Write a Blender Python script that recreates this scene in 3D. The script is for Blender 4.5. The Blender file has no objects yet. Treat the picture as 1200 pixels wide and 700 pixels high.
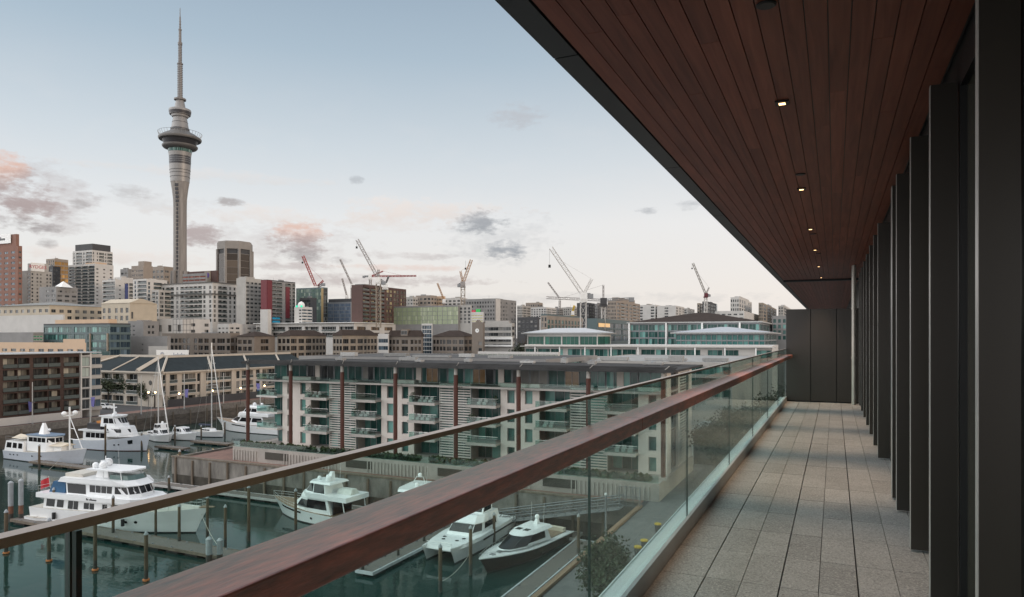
import bpy, math, random
import numpy as np
from mathutils import Vector, Matrix
R = math.radians
random.seed(7); rng = np.random.default_rng(7)
scn = bpy.context.scene
COL = scn.collection
# ------------------------------------------------------------------ camera
H = 26.0                      # eye height above the harbour water
F = 820.0                     # focal length in photo pixels (1200 wide)
HOR = 395.0                   # horizon row of the photo
TH = math.atan(378.0/820.0)   # heading of the balcony
cam_d = bpy.data.cameras.new('camera'); cam = bpy.data.objects.new('camera', cam_d); COL.objects.link(cam)
cam.location = (0, 0, H); cam.rotation_euler = (math.pi/2, 0, 0)
cam_d.sensor_width = 36; cam_d.lens = F/1200*36
cam_d.shift_y = (HOR-350)/1200
cam_d.clip_start = 0.05; cam_d.clip_end = 20000
scn.camera = cam
scn.render.resolution_x = 1024; scn.render.resolution_y = 597
# ------------------------------------------------------------------ view
scn.view_settings.view_transform = 'Standard'; scn.view_settings.look = 'None'
scn.view_settings.gamma = 1; scn.view_settings.use_curve_mapping = False
scn.view_settings.exposure = 0.42
# ------------------------------------------------------------------ sky
SUN_EL, SUN_AZ = R(9), R(118)          # azimuth clockwise from the view direction: low in the west, to the right and behind
def sky_world():
    w = bpy.data.worlds.new('World'); scn.world = w; w.use_nodes = True
    nt = w.node_tree; N = nt.nodes; L = nt.links; N.clear()
    def nd(t, **k):
        n = N.new(t)
        for a, b in k.items(): setattr(n, a, b)
        return n
    def mth(op, a, b=None, c=None, clamp=False):
        n = nd('ShaderNodeMath', operation=op, use_clamp=clamp)
        for i, v in enumerate((a, b, c)):
            if v is None: continue
            if isinstance(v, (int, float)): n.inputs[i].default_value = v
            else: L.new(v, n.inputs[i])
        return n.outputs[0]
    def mix(f, a, b):
        n = nd('ShaderNodeMix', data_type='RGBA')
        for s, v in ((0, f), (6, a), (7, b)):
            if isinstance(v, (int, float)): n.inputs[s].default_value = v
            elif isinstance(v, tuple): n.inputs[s].default_value = (*v, 1)
            else: L.new(v, n.inputs[s])
        return n.outputs[2]
    tc = nd('ShaderNodeTexCoord'); sep = nd('ShaderNodeSeparateXYZ'); L.new(tc.outputs['Generated'], sep.inputs[0])
    x, y, z = sep.outputs
    az = mth('ARCTAN2', x, y); el = mth('ARCSINE', z)
    sky = nd('ShaderNodeTexSky', sky_type='NISHITA', sun_disc=False)
    sky.sun_elevation = SUN_EL; sky.sun_rotation = SUN_AZ; sky.dust_density = 2.0; sky.air_density = 1.0; sky.ozone_density = 2.0
    ramp = nd('ShaderNodeValToRGB'); cr = ramp.color_ramp
    stops = SKY_STOPS
    while len(cr.elements) < len(stops): cr.elements.new(0.5)
    for e, (p, c) in zip(cr.elements, stops): e.position = p; e.color = (*c, 1)
    L.new(mth('MULTIPLY_ADD', el, 2/math.pi, 0.0, clamp=True), ramp.inputs[0])
    sc = nd('ShaderNodeVectorMath', operation='SCALE'); L.new(ramp.outputs[0], sc.inputs[0]); sc.inputs['Scale'].default_value = 10
    base = mix(0.9, sky.outputs[0], sc.outputs[0])
    # brighter, warmer band towards the set sun
    sd = (math.sin(SUN_AZ), math.cos(SUN_AZ))
    dot = mth('ADD', mth('MULTIPLY', x, sd[0]), mth('MULTIPLY', y, sd[1]))
    glow = mth('MULTIPLY', mth('POWER', mth('MAXIMUM', mth('MULTIPLY_ADD', dot, .5, .5), 0), 3.0), mth('SUBTRACT', 1, mth('ABSOLUTE', z)))
    base = mix(mth('MULTIPLY', glow, .8, clamp=True), base, (12.5, 10.2, 8.6))
    # sky outside the view, left and behind, brightened as added fill for the balcony
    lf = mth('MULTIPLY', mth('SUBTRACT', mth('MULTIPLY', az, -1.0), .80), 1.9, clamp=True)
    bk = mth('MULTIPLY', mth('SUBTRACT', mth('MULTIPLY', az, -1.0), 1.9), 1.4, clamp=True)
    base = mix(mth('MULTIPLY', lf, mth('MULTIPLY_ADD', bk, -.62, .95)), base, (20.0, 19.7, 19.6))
    # thin streaky variation + cloud clumps, all by direction
    cmb = nd('ShaderNodeCombineXYZ'); L.new(mth('MULTIPLY', az, 1.0), cmb.inputs[0]); L.new(mth('MULTIPLY', el, 2.2), cmb.inputs[1])
    def noise(scale, detail, rough=.55):
        n = nd('ShaderNodeTexNoise'); n.inputs['Scale'].default_value = scale; n.inputs['Detail'].default_value = detail
        n.inputs['Roughness'].default_value = rough; L.new(cmb.outputs[0], n.inputs['Vector']); return n.outputs[0]
    n0 = noise(15, 3, .5); n1 = noise(34, 6, .6); n2 = noise(90, 5, .6); n3 = noise(9, 4)
    nn = mth('ADD', mth('MULTIPLY_ADD', n0, 2.6, -1.3), mth('MULTIPLY_ADD', n1, 2.8, mth('MULTIPLY_ADD', n2, 1.8, -2.3)))
    st = mth('MULTIPLY', mth('SUBTRACT', n3, .5), 0.9)
    thin = mth('MULTIPLY', mth('MAXIMUM', st, 0), mth('SUBTRACT', 1, mth('MULTIPLY', mth('ABSOLUTE', mth('SUBTRACT', el, .16)), 5.0), clamp=True), clamp=True)
    col = mix(thin, base, (6.3, 6.0, 5.85))
    for (px, py, rx, ry, c, s) in CLOUDS:
        A = math.atan2(px-600, F); E = math.atan2(HOR-py, math.hypot(F, px-600))
        k = math.cos(A)/F
        da = mth('MULTIPLY', mth('SUBTRACT', az, A), 1/(rx*k)); de = mth('MULTIPLY', mth('SUBTRACT', el, E), 1/(ry*k))
        d2 = mth('MULTIPLY_ADD', da, da, mth('MULTIPLY', de, de))
        m = mth('SUBTRACT', mth('MULTIPLY_ADD', nn, .95, .85), d2)
        m = mth('MULTIPLY', mth('SMOOTH_MIN', mth('MAXIMUM', m, 0), 1.0, .3), s, clamp=True)
        tint = mix(mth('MULTIPLY_ADD', de, .35, .5, clamp=True), tuple(v*6.3 for v in c), tuple(v*8.0 for v in c))
        col = mix(m, col, tint)
    bg = nd('ShaderNodeBackground'); bg.inputs[1].default_value = 0.1; L.new(col, bg.inputs[0])
    out = nd('ShaderNodeOutputWorld'); L.new(bg.outputs[0], out.inputs[0])
SKY_STOPS = [(0.0, (.60, .575, .555)), (.035, (.67, .635, .605)), (.10, (.65, .65, .65)), (.16, (.51, .555, .59)), (.24, (.335, .415, .485)), (.31, (.245, .32, .40)), (.45, (.36, .43, .52)), (1.0, (.85, .87, .9))]
PK, GP, GR, GB, WP = (.78, .52, .43), (.46, .385, .38), (.42, .39, .39), (.40, .42, .45), (.84, .77, .73)
CLOUDS = [(15, 232, 95, 46, GP, .40), (330, 285, 120, 26, GP, .28), (580, 280, 80, 38, GB, .25), (200, 240, 90, 14, GR, .22), (420, 329, 190, 9, GP, .55), (620, 350, 300, 8, GB, .25), (120, 300, 150, 12, WP, .7), (300, 252, 130, 13, WP, .6), (500, 248, 120, 16, WP, .8), (470, 314, 90, 5, PK, .4), (330, 312, 70, 6, GP, .5), (250, 205, 160, 8, WP, .35), (460, 258, 90, 16, WP, .55), (470, 300, 75, 5, GP, .35), (250, 342, 240, 6, WP, .5), (60, 330, 200, 10, WP, .4),
    (2, 198, 26, 28, PK, .95), (8, 226, 50, 28, GP, .95), (32, 244, 38, 17, GP, .95), (6, 262, 48, 11, GR, .9), (93, 239, 11, 6, GR, .6), (54, 285, 13, 7, GR, .7),
    (152, 224, 30, 9, GR, .4), (270, 238, 17, 6, GR, .8), (238, 276, 24, 17, GP, .85), (352, 274, 38, 15, PK, .75), (352, 285, 42, 14, GP, .85), (350, 298, 30, 9, GR, .75), (418, 212, 9, 6, GB, .5),
    (566, 261, 37, 16, GB, .95), (594, 293, 31, 13, GB, .95), (605, 136, 42, 14, GP, .28), (760, 247, 17, 5, GB, .6), (806, 240, 14, 7, GB, .55), (400, 305, 14, 6, GR, .4)]
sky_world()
sl = bpy.data.lights.new('sun', 'SUN'); sl.energy = 0.7; sl.angle = R(12); sl.color = (1.0, .80, .62)
sun = bpy.data.objects.new('sun', sl); COL.objects.link(sun)
sun.rotation_euler = Vector((-math.sin(SUN_AZ)*math.cos(SUN_EL), -math.cos(SUN_AZ)*math.cos(SUN_EL), -math.sin(SUN_EL))).to_track_quat('-Z', 'Y').to_euler()

# ------------------------------------------------------------------ coordinates
CT, ST = math.cos(TH), math.sin(TH)
def uv(v, u, z=0.0):                  # v: to the right of the balcony axis, u: along it
    return Vector((u*ST+v*CT, u*CT-v*ST, z))
def at(px, py, Y):                    # a photo pixel at depth Y
    return Vector(((px-600)/F*Y, Y, H-(py-HOR)/F*Y))
def gp(px, py, z):                    # a photo pixel on the level z
    return at(px, py, F*(H-z)/(py-HOR))
# ------------------------------------------------------------------ materials
MATS = {}
def mat(name, col, rough=.6, metal=0.0, var=.15, scale=2.0, bump=0.0, rnd=0.0, spec=.5, emit=None, estr=0, island=0.0, stretch=None, col2=None, detail=5):
    if name in MATS: return MATS[name]
    m = bpy.data.materials.new(name); m.use_nodes = True; MATS[name] = m
    nt = m.node_tree; N = nt.nodes; L = nt.links; b = N['Principled BSDF']
    b.inputs['Roughness'].default_value = rough; b.inputs['Metallic'].default_value = metal
    b.inputs['Specular IOR Level'].default_value = spec
    tc = N.new('ShaderNodeTexCoord'); vec = tc.outputs['Object']
    if stretch:
        mp = N.new('ShaderNodeMapping'); mp.inputs['Scale'].default_value = stretch; L.new(vec, mp.inputs[0]); vec = mp.outputs[0]
    nz = N.new('ShaderNodeTexNoise'); nz.inputs['Scale'].default_value = scale; nz.inputs['Detail'].default_value = detail; nz.inputs['Roughness'].default_value = .65
    L.new(vec, nz.inputs['Vector'])
    cr = N.new('ShaderNodeValToRGB'); cr.color_ramp.elements[0].position = .3; cr.color_ramp.elements[1].position = .7
    lo = tuple(c*(1-var) for c in col); hi = col2 or tuple(min(1, c*(1+var)) for c in col)
    cr.color_ramp.elements[0].color = (*lo, 1); cr.color_ramp.elements[1].color = (*hi, 1)
    L.new(nz.outputs[0], cr.inputs[0]); c = cr.outputs[0]
    def vary(src, amt, c):
        mr = N.new('ShaderNodeMapRange'); mr.inputs[3].default_value = 1-amt; mr.inputs[4].default_value = 1+amt; L.new(src, mr.inputs[0])
        mx = N.new('ShaderNodeVectorMath'); mx.operation = 'SCALE'; L.new(c, mx.inputs[0]); L.new(mr.outputs[0], mx.inputs['Scale']); return mx.outputs[0]
    if rnd: c = vary(N.new('ShaderNodeObjectInfo').outputs['Random'], rnd, c)
    if island: c = vary(N.new('ShaderNodeNewGeometry').outputs['Random Per Island'], island, c)
    L.new(c, b.inputs['Base Color'])
    if bump:
        bp = N.new('ShaderNodeBump'); bp.inputs['Strength'].default_value = bump; bp.inputs['Distance'].default_value = .02
        L.new(nz.outputs[0], bp.inputs['Height']); L.new(bp.outputs[0], b.inputs['Normal'])
    if emit: b.inputs['Emission Color'].default_value = (*emit, 1); b.inputs['Emission Strength'].default_value = estr
    return m
def glassmat(name, dark, light, rough=.08, rnd=1.0, spec=.6):
    """opaque window glass: what is behind it (rooms, blinds) differs from window to window"""
    if name in MATS: return MATS[name]
    m = bpy.data.materials.new(name); m.use_nodes = True; MATS[name] = m
    nt = m.node_tree; N = nt.nodes; L = nt.links; b = N['Principled BSDF']
    b.inputs['Roughness'].default_value = rough; b.inputs['Specular IOR Level'].default_value = spec*.6
    oi = N.new('ShaderNodeObjectInfo'); ri = N.new('ShaderNodeNewGeometry')
    ad = N.new('ShaderNodeMath'); ad.operation = 'ADD'; L.new(oi.outputs['Random'], ad.inputs[0]); L.new(ri.outputs['Random Per Island'], ad.inputs[1])
    fr = N.new('ShaderNodeMath'); fr.operation = 'FRACT'; L.new(ad.outputs[0], fr.inputs[0])
    pw = N.new('ShaderNodeMath'); pw.operation = 'POWER'; pw.inputs[1].default_value = 4.0; L.new(fr.outputs[0], pw.inputs[0])
    nz = N.new('ShaderNodeTexNoise'); nz.inputs['Scale'].default_value = .9; nz.inputs['Detail'].default_value = 3
    tc = N.new('ShaderNodeTexCoord'); mp = N.new('ShaderNodeMapping'); mp.inputs['Scale'].default_value = (2.5, 2.5, .5); L.new(tc.outputs['Object'], mp.inputs[0]); L.new(mp.outputs[0], nz.inputs['Vector'])
    a2 = N.new('ShaderNodeMath'); a2.operation = 'MULTIPLY_ADD'; a2.inputs[1].default_value = .5; a2.use_clamp = True; L.new(nz.outputs[0], a2.inputs[0])
    s1 = N.new('ShaderNodeMath'); s1.operation = 'SUBTRACT'; s1.inputs[1].default_value = .22; L.new(pw.outputs[0], s1.inputs[0]); L.new(s1.outputs[0], a2.inputs[2])
    mx = N.new('ShaderNodeMix'); mx.data_type = 'RGBA'; mx.inputs[6].default_value = (*dark, 1); mx.inputs[7].default_value = (*light, 1)
    L.new(a2.outputs[0], mx.inputs[0]); L.new(mx.outputs[2], b.inputs['Base Color'])
    return m
def clearglass(name, tint=(.80, .90, .87), refl=1.0, veil=0.0):
    if name in MATS: return MATS[name]
    m = bpy.data.materials.new(name); m.use_nodes = True; MATS[name] = m
    nt = m.node_tree; N = nt.nodes; L = nt.links; N.clear()
    tr = N.new('ShaderNodeBsdfTransparent'); tr.inputs[0].default_value = (*tint, 1)
    gl = N.new('ShaderNodeBsdfGlossy'); gl.inputs['Roughness'].default_value = .01; gl.inputs[0].default_value = (.95, .98, .97, 1)
    ge = N.new('ShaderNodeNewGeometry'); dt = N.new('ShaderNodeVectorMath'); dt.operation = 'DOT_PRODUCT'; L.new(ge.outputs['Normal'], dt.inputs[0]); L.new(ge.outputs['Incoming'], dt.inputs[1])
    def mt(op, a, b):
        n = N.new('ShaderNodeMath'); n.operation = op
        for i, v in enumerate((a, b)):
            if isinstance(v, (int, float)): n.inputs[i].default_value = v
            elif v is not None: L.new(v, n.inputs[i])
        return n.outputs[0]
    ab = mt('ABSOLUTE', dt.outputs['Value'], None); p5 = mt('POWER', mt('SUBTRACT', 1.0, ab), 5.0)      # Schlick, the same from both sides of the pane
    ml = N.new('ShaderNodeMath'); ml.operation = 'MULTIPLY'; ml.inputs[1].default_value = refl; ml.use_clamp = True; L.new(mt('ADD', mt('MULTIPLY', p5, .96), .04), ml.inputs[0])
    mx = N.new('ShaderNodeMixShader'); L.new(ml.outputs[0], mx.inputs[0]); L.new(tr.outputs[0], mx.inputs[1]); L.new(gl.outputs[0], mx.inputs[2])
    o = N.new('ShaderNodeOutputMaterial'); last = mx.outputs[0]
    if veil:
        df = N.new('ShaderNodeBsdfDiffuse'); df.inputs[0].default_value = (.6, .72, .70, 1)
        m2 = N.new('ShaderNodeMixShader'); m2.inputs[0].default_value = veil; L.new(last, m2.inputs[1]); L.new(df.outputs[0], m2.inputs[2]); last = m2.outputs[0]
    L.new(last, o.inputs[0]); return m
def S(*c): return tuple((x/255)**2.2 for x in c)
white = mat('white_paint', (.78, .78, .76), .45, var=.06)
offwhite = mat('offwhite_render', (.62, .60, .55), .8, var=.10, scale=.3)
gel = mat('white_gelcoat', (.84, .855, .86), .22, var=.03, scale=.6)
concrete = mat('concrete', (.34, .32, .29), .85, var=.18, scale=.25)
dkmetal = mat('dark_bronze_metal', (.030, .030, .028), .42, .55, var=.10, scale=1.2)
black = mat('black_metal', (.018, .019, .020), .45, .3, var=.1)
grey = mat('grey_metal', (.25, .26, .27), .5, .4, var=.1)
steel = mat('stainless', (.62, .62, .60), .3, 1.0, var=.05)
cream = mat('cream_render', (.48, .43, .365), .8, var=.08, scale=.3)
timber = mat('weathered_timber', (.16, .13, .10), .85, var=.35, scale=1.6, stretch=(1, 1, .2), bump=.3)
G_DK = glassmat('window_glass_dark', (.018, .022, .025), (.30, .29, .27))
G_TEAL = glassmat('window_glass_teal', (.018, .062, .056), (.20, .42, .38))
G_GRN = glassmat('window_glass_green', (.006, .075, .052), (.03, .17, .12))
G_BLU = glassmat('window_glass_blue', (.020, .035, .050), (.14, .20, .25))
G_LIM = glassmat('window_glass_lime', (.30, .35, .22), (.46, .50, .34))
lampmat = mat('warm_lamp', (.9, .7, .4), .5, emit=(1.0, .62, .28), estr=9)
# ------------------------------------------------------------------ mesh builder
class MB:
    def __init__(s): s.v = []; s.f = []; s.m = []
    def add(s, vs, fs, mi=0):
        o = len(s.v); s.v += [tuple(p) for p in vs]; s.f += [tuple(i+o for i in f) for f in fs]; s.m += [mi]*len(fs); return s
    def quad(s, a, b, c, d, mi=0): return s.add((a, b, c, d), ((0, 1, 2, 3),), mi)
    def box(s, x0, x1, y0, y1, z0, z1, mi=0):
        return s.add([(x, y, z) for z in (z0, z1) for y in (y0, y1) for x in (x0, x1)],
              [(0, 2, 3, 1), (4, 5, 7, 6), (0, 1, 5, 4), (2, 6, 7, 3), (0, 4, 6, 2), (1, 3, 7, 5)], mi)
    def loft(s, a, b, mi=0, capa=True, capb=True):
        n = len(a); fs = [(i, (i+1) % n, n+(i+1) % n, n+i) for i in range(n)]
        if capa: fs.append(tuple(range(n-1, -1, -1)))
        if capb: fs.append(tuple(range(n, 2*n)))
        return s.add(list(a)+list(b), fs, mi)
    def prism(s, poly, z0, z1, mi=0): return s.loft([(x, y, z0) for x, y in poly], [(x, y, z1) for x, y in poly], mi)
    def tube(s, pts, r, n=6, mi=0):
        pts = [Vector(p) for p in pts]; rs = r if isinstance(r, (list, tuple)) else [r]*len(pts); rings = []
        for i, p in enumerate(pts):
            d = (pts[min(i+1, len(pts)-1)]-pts[max(i-1, 0)]).normalized()
            a = d.orthogonal().normalized() if abs(d.z) < .9 else Vector((1, 0, 0))
            if abs(d.z) < .9: a = d.cross(Vector((0, 0, 1))).normalized()
            b = d.cross(a).normalized(); a = b.cross(d).normalized()
            rings.append([p+rs[i]*(math.cos(t)*a+math.sin(t)*b) for t in [2*math.pi*k/n for k in range(n)]])
        vs = [q for g in rings for q in g]; fs = []
        for i in range(len(pts)-1):
            for k in range(n): fs.append((i*n+k, i*n+(k+1) % n, (i+1)*n+(k+1) % n, (i+1)*n+k))
        fs.append(tuple(range(n-1, -1, -1))); fs.append(tuple(range((len(pts)-1)*n, len(pts)*n)))
        return s.add(vs, fs, mi)
    def bar(s, a, b, w, mi=0): return s.tube([a, b], w*.7071, 4, mi)
    def lathe(s, prof, n=32, c=(0, 0), mi=0, caps=True):
        vs = [(c[0]+r*math.cos(2*math.pi*k/n), c[1]+r*math.sin(2*math.pi*k/n), z) for r, z in prof for k in range(n)]; fs = []
        for i in range(len(prof)-1):
            for k in range(n): fs.append((i*n+k, i*n+(k+1) % n, (i+1)*n+(k+1) % n, (i+1)*n+k))
        if caps: fs.append(tuple(range(n-1, -1, -1))); fs.append(tuple(range((len(prof)-1)*n, len(prof)*n)))
        return s.add(vs, fs, mi)
    def ball(s, c, r, n=10, mi=0, sq=1.0):
        k = n//2; prof = [(max(r*math.sin(math.pi*i/k), 1e-4), c[2]-r*sq*math.cos(math.pi*i/k)) for i in range(k+1)]
        return s.lathe(prof, n, (c[0], c[1]), mi, caps=False)
    def merge(s, o, M, mi=None):
        return s.add([M @ Vector(p) for p in o.v], o.f, 0) if mi is not None else s._mg(o, M)
    def _mg(s, o, M):
        k = len(s.v); s.v += [tuple(M @ Vector(p)) for p in o.v]; s.f += [tuple(i+k for i in f) for f in o.f]; s.m += o.m; return s
    def mesh(s, name, mats, smooth=False):
        me = bpy.data.meshes.new(name); me.from_pydata(s.v, [], s.f)
        for m in (mats if isinstance(mats, (list, tuple)) else [mats]): me.materials.append(m)
        me.polygons.foreach_set('material_index', s.m)
        if smooth:
            me.polygons.foreach_set('use_smooth', [True]*len(s.f))
            try: me.set_sharp_from_angle(angle=R(38))
            except Exception: pass
        me.update(); return me
    def build(s, name, mats, parent=None, loc=None, rz=None, smooth=False):
        return put(name, s.mesh(name, mats, smooth), parent, loc, rz)
def put(name, me, parent=None, loc=None, rz=None):
    o = bpy.data.objects.new(name, me); COL.objects.link(o)
    if parent: o.parent = parent
    if loc is not None: o.location = loc
    if rz is not None: o.rotation_euler = (0, 0, rz)
    return o
def tag(o, label=None, cat=None, group=None, kind=None):
    for k, v in (('label', label), ('category', cat), ('group', group), ('kind', kind)):
        if v: o[k] = v
    return o
def thing(name, label, cat, loc=(0, 0, 0), rz=0, group=None):
    o = put(name, None, None, loc, rz); return tag(o, label, cat, group)
def copy_tree(o, parent=None):
    c = o.copy(); COL.objects.link(c)
    if parent: c.parent = parent
    for ch in list(o.children): copy_tree(ch, c)
    return c
def text(name, s, size, m, parent, loc, rx=math.pi/2, rz=0, ext=.02, align='CENTER'):
    cu = bpy.data.curves.new(name, 'FONT'); cu.body = s; cu.size = size; cu.extrude = ext; cu.align_x = align; cu.align_y = 'CENTER'
    o = bpy.data.objects.new(name, cu); COL.objects.link(o)
    me = bpy.data.meshes.new_from_object(o.evaluated_get(bpy.context.evaluated_depsgraph_get()))
    bpy.data.objects.remove(o); me.materials.clear(); me.materials.append(m)
    t = put(name, me, parent, loc); t.rotation_euler = (rx, 0, rz); return t
# ================================================================== SETTING: water, quays
SH = uv(0, 0)
water = bpy.data.materials.new('harbour_water'); water.use_nodes = True
def _water():
    nt = water.node_tree; N = nt.nodes; L = nt.links; b = N['Principled BSDF']
    b.inputs['Base Color'].default_value = (.012, .038, .034, 1); b.inputs['Roughness'].default_value = .04; b.inputs['IOR'].default_value = 1.33
    b.inputs['Specular IOR Level'].default_value = .5
    tc = N.new('ShaderNodeTexCoord'); hs = []
    for sc, st, k in ((.45, (1, 2.2, 1), 1.0), (1.7, (1, 1.8, 1), .35), (.09, (1, 1.5, 1), 1.5)):
        mp = N.new('ShaderNodeMapping'); mp.inputs['Scale'].default_value = st; mp.inputs['Rotation'].default_value = (0, 0, .3)
        nz = N.new('ShaderNodeTexNoise'); nz.inputs['Scale'].default_value = sc; nz.inputs['Detail'].default_value = 3
        L.new(tc.outputs['Object'], mp.inputs[0]); L.new(mp.outputs[0], nz.inputs['Vector'])
        m = N.new('ShaderNodeMath'); m.operation = 'MULTIPLY'; m.inputs[1].default_value = k; L.new(nz.outputs[0], m.inputs[0]); hs.append(m)
    a = N.new('ShaderNodeMath'); L.new(hs[0].outputs[0], a.inputs[0]); L.new(hs[1].outputs[0], a.inputs[1])
    a2 = N.new('ShaderNodeMath'); L.new(a.outputs[0], a2.inputs[0]); L.new(hs[2].outputs[0], a2.inputs[1])
    bp = N.new('ShaderNodeBump'); bp.inputs['Strength'].default_value = .19; bp.inputs['Distance'].default_value = .10
    L.new(a2.outputs[0], bp.inputs['Height']); L.new(bp.outputs[0], b.inputs['Normal'])
_water()
o = MB().quad((-400, -200, 0), (20, -200, 0), (20, 240, 0), (-400, 240, 0)).build('harbour_water', water, None, SH, -TH); tag(o, kind='structure')
ZG = 4.5
asphalt = mat('asphalt', (.055, .055, .058), .9, var=.25, scale=.4, bump=.2)
paving = mat('promenade_paving', (.16, .16, .155), .85, var=.22, scale=.8, bump=.1)
brickpave = mat('red_paving', (.20, .115, .09), .85, var=.25, scale=.6)
stonewall = mat('quay_stone', (.115, .098, .082), .9, var=.45, scale=.5, bump=.6, stretch=(1, 1, 2.5))
def ground():
    V0, V1, V2, U1, U2 = -176, -105.6, -22.5, 87.3, 215; B = 9000
    m = MB(); z = ZG
    def top(v0, v1, u0, u1): m.quad((v0, u0, z), (v1, u0, z), (v1, u1, z), (v0, u1, z), 0)
    top(-B, V0, -300, U2); top(V1, V2, U1, U2); top(V2, B, -300, U2); top(-B, B, U2, B)
    def wall(a, b): m.quad((*a, -3), (*b, -3), (*b, z), (*a, z), 1)
    wall((V0, -300), (V0, U2)); wall((V0, U2), (V1, U2)); wall((V1, U2), (V1, U1)); wall((V1, U1), (V2, U1)); wall((V2, U1), (V2, -300))
    tag(m.build('ground', [asphalt, stonewall], None, SH, -TH), kind='structure')
    tag(MB().box(-105.4, -22.7, 87.5, 93, ZG+.004, ZG+.03).build('wharf_deck', brickpave, None, SH, -TH), kind='structure')
    tag(MB().box(-105.4, -95.6, 93, 150, ZG+.004, ZG+.03).build('wharf_paving', brickpave, None, SH, -TH), kind='structure')
    tag(MB().box(-21.9, -4, -40, 200, ZG+.004, ZG+.03).build('promenade', paving, None, SH, -TH), kind='structure')
    tag(MB().box(-184.5, -176.6, -40, 212, ZG+.004, ZG+.03).build('quay_promenade', brickpave, None, SH, -TH), kind='structure')
    tag(MB().box(-183.2, -180.6, 95, 131, ZG+.034, ZG+.05).build('quay_road', asphalt, None, SH, -TH), kind='structure')
    # timber edge beams of the quays
    edge = mat('timber_edge_beam', (.26, .17, .11), .8, var=.3, scale=1.5, stretch=(1, .1, 1))
    tag(MB().box(-22.55, -22.05, -40, 87.2, ZG+.004, ZG+.28).build('edge_beam', edge, None, SH, -TH), 'long brown timber edge beam along the promenade by the floating dock', 'edge beam')
    t = thing('wharf_wall', 'weathered concrete wharf wall with timber fenders below the apartments', 'wall', SH, -TH)
    wc = mat('wharf_concrete', (.20, .185, .165), .9, var=.45, scale=.7, stretch=(1, 1, .35)); MB().box(-106.1, -22.6, 86.9, 87.28, 1.9, ZG+.35).box(-106.1, -105.62, 87.3, 118, 1.9, ZG+.35).build('wall', wc, t)
    MB().box(-106.0, -22.6, 86.95, 87.27, -2, 1.88).build('tide_band', mat('tidal_stain', (.07, .062, .05), .9, var=.4, scale=.8), t)
    for k in range(20):
        v = -105+k*4.1
        MB().box(v-.16, v+.16, 86.62, 86.88, -1.5, ZG+.1+.3*(k % 3 == 0)).build('fender', timber, t)
    MB().box(-106.2, -22.5, 86.8, 87.6, ZG+.36, ZG+.58).build('coping', timber, t)
    t = thing('quay_wall', 'dark stone quay wall behind the moored boats on the far left', 'wall', SH, -TH)
    MB().box(-175.98, -175.5, 20, 214, -2, 3.2).box(-175.98, -175.7, 20, 214, 3.2, ZG+.45, 1).build('wall', [stonewall, mat('quay_coping', (.20, .18, .16), .9, var=.3)], t)
    for k in range(24): MB().box(-175.48, -175.2, 60+k*6, 60.3+k*6, -1, 4.2).build('fender', timber, t)
ground()
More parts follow.
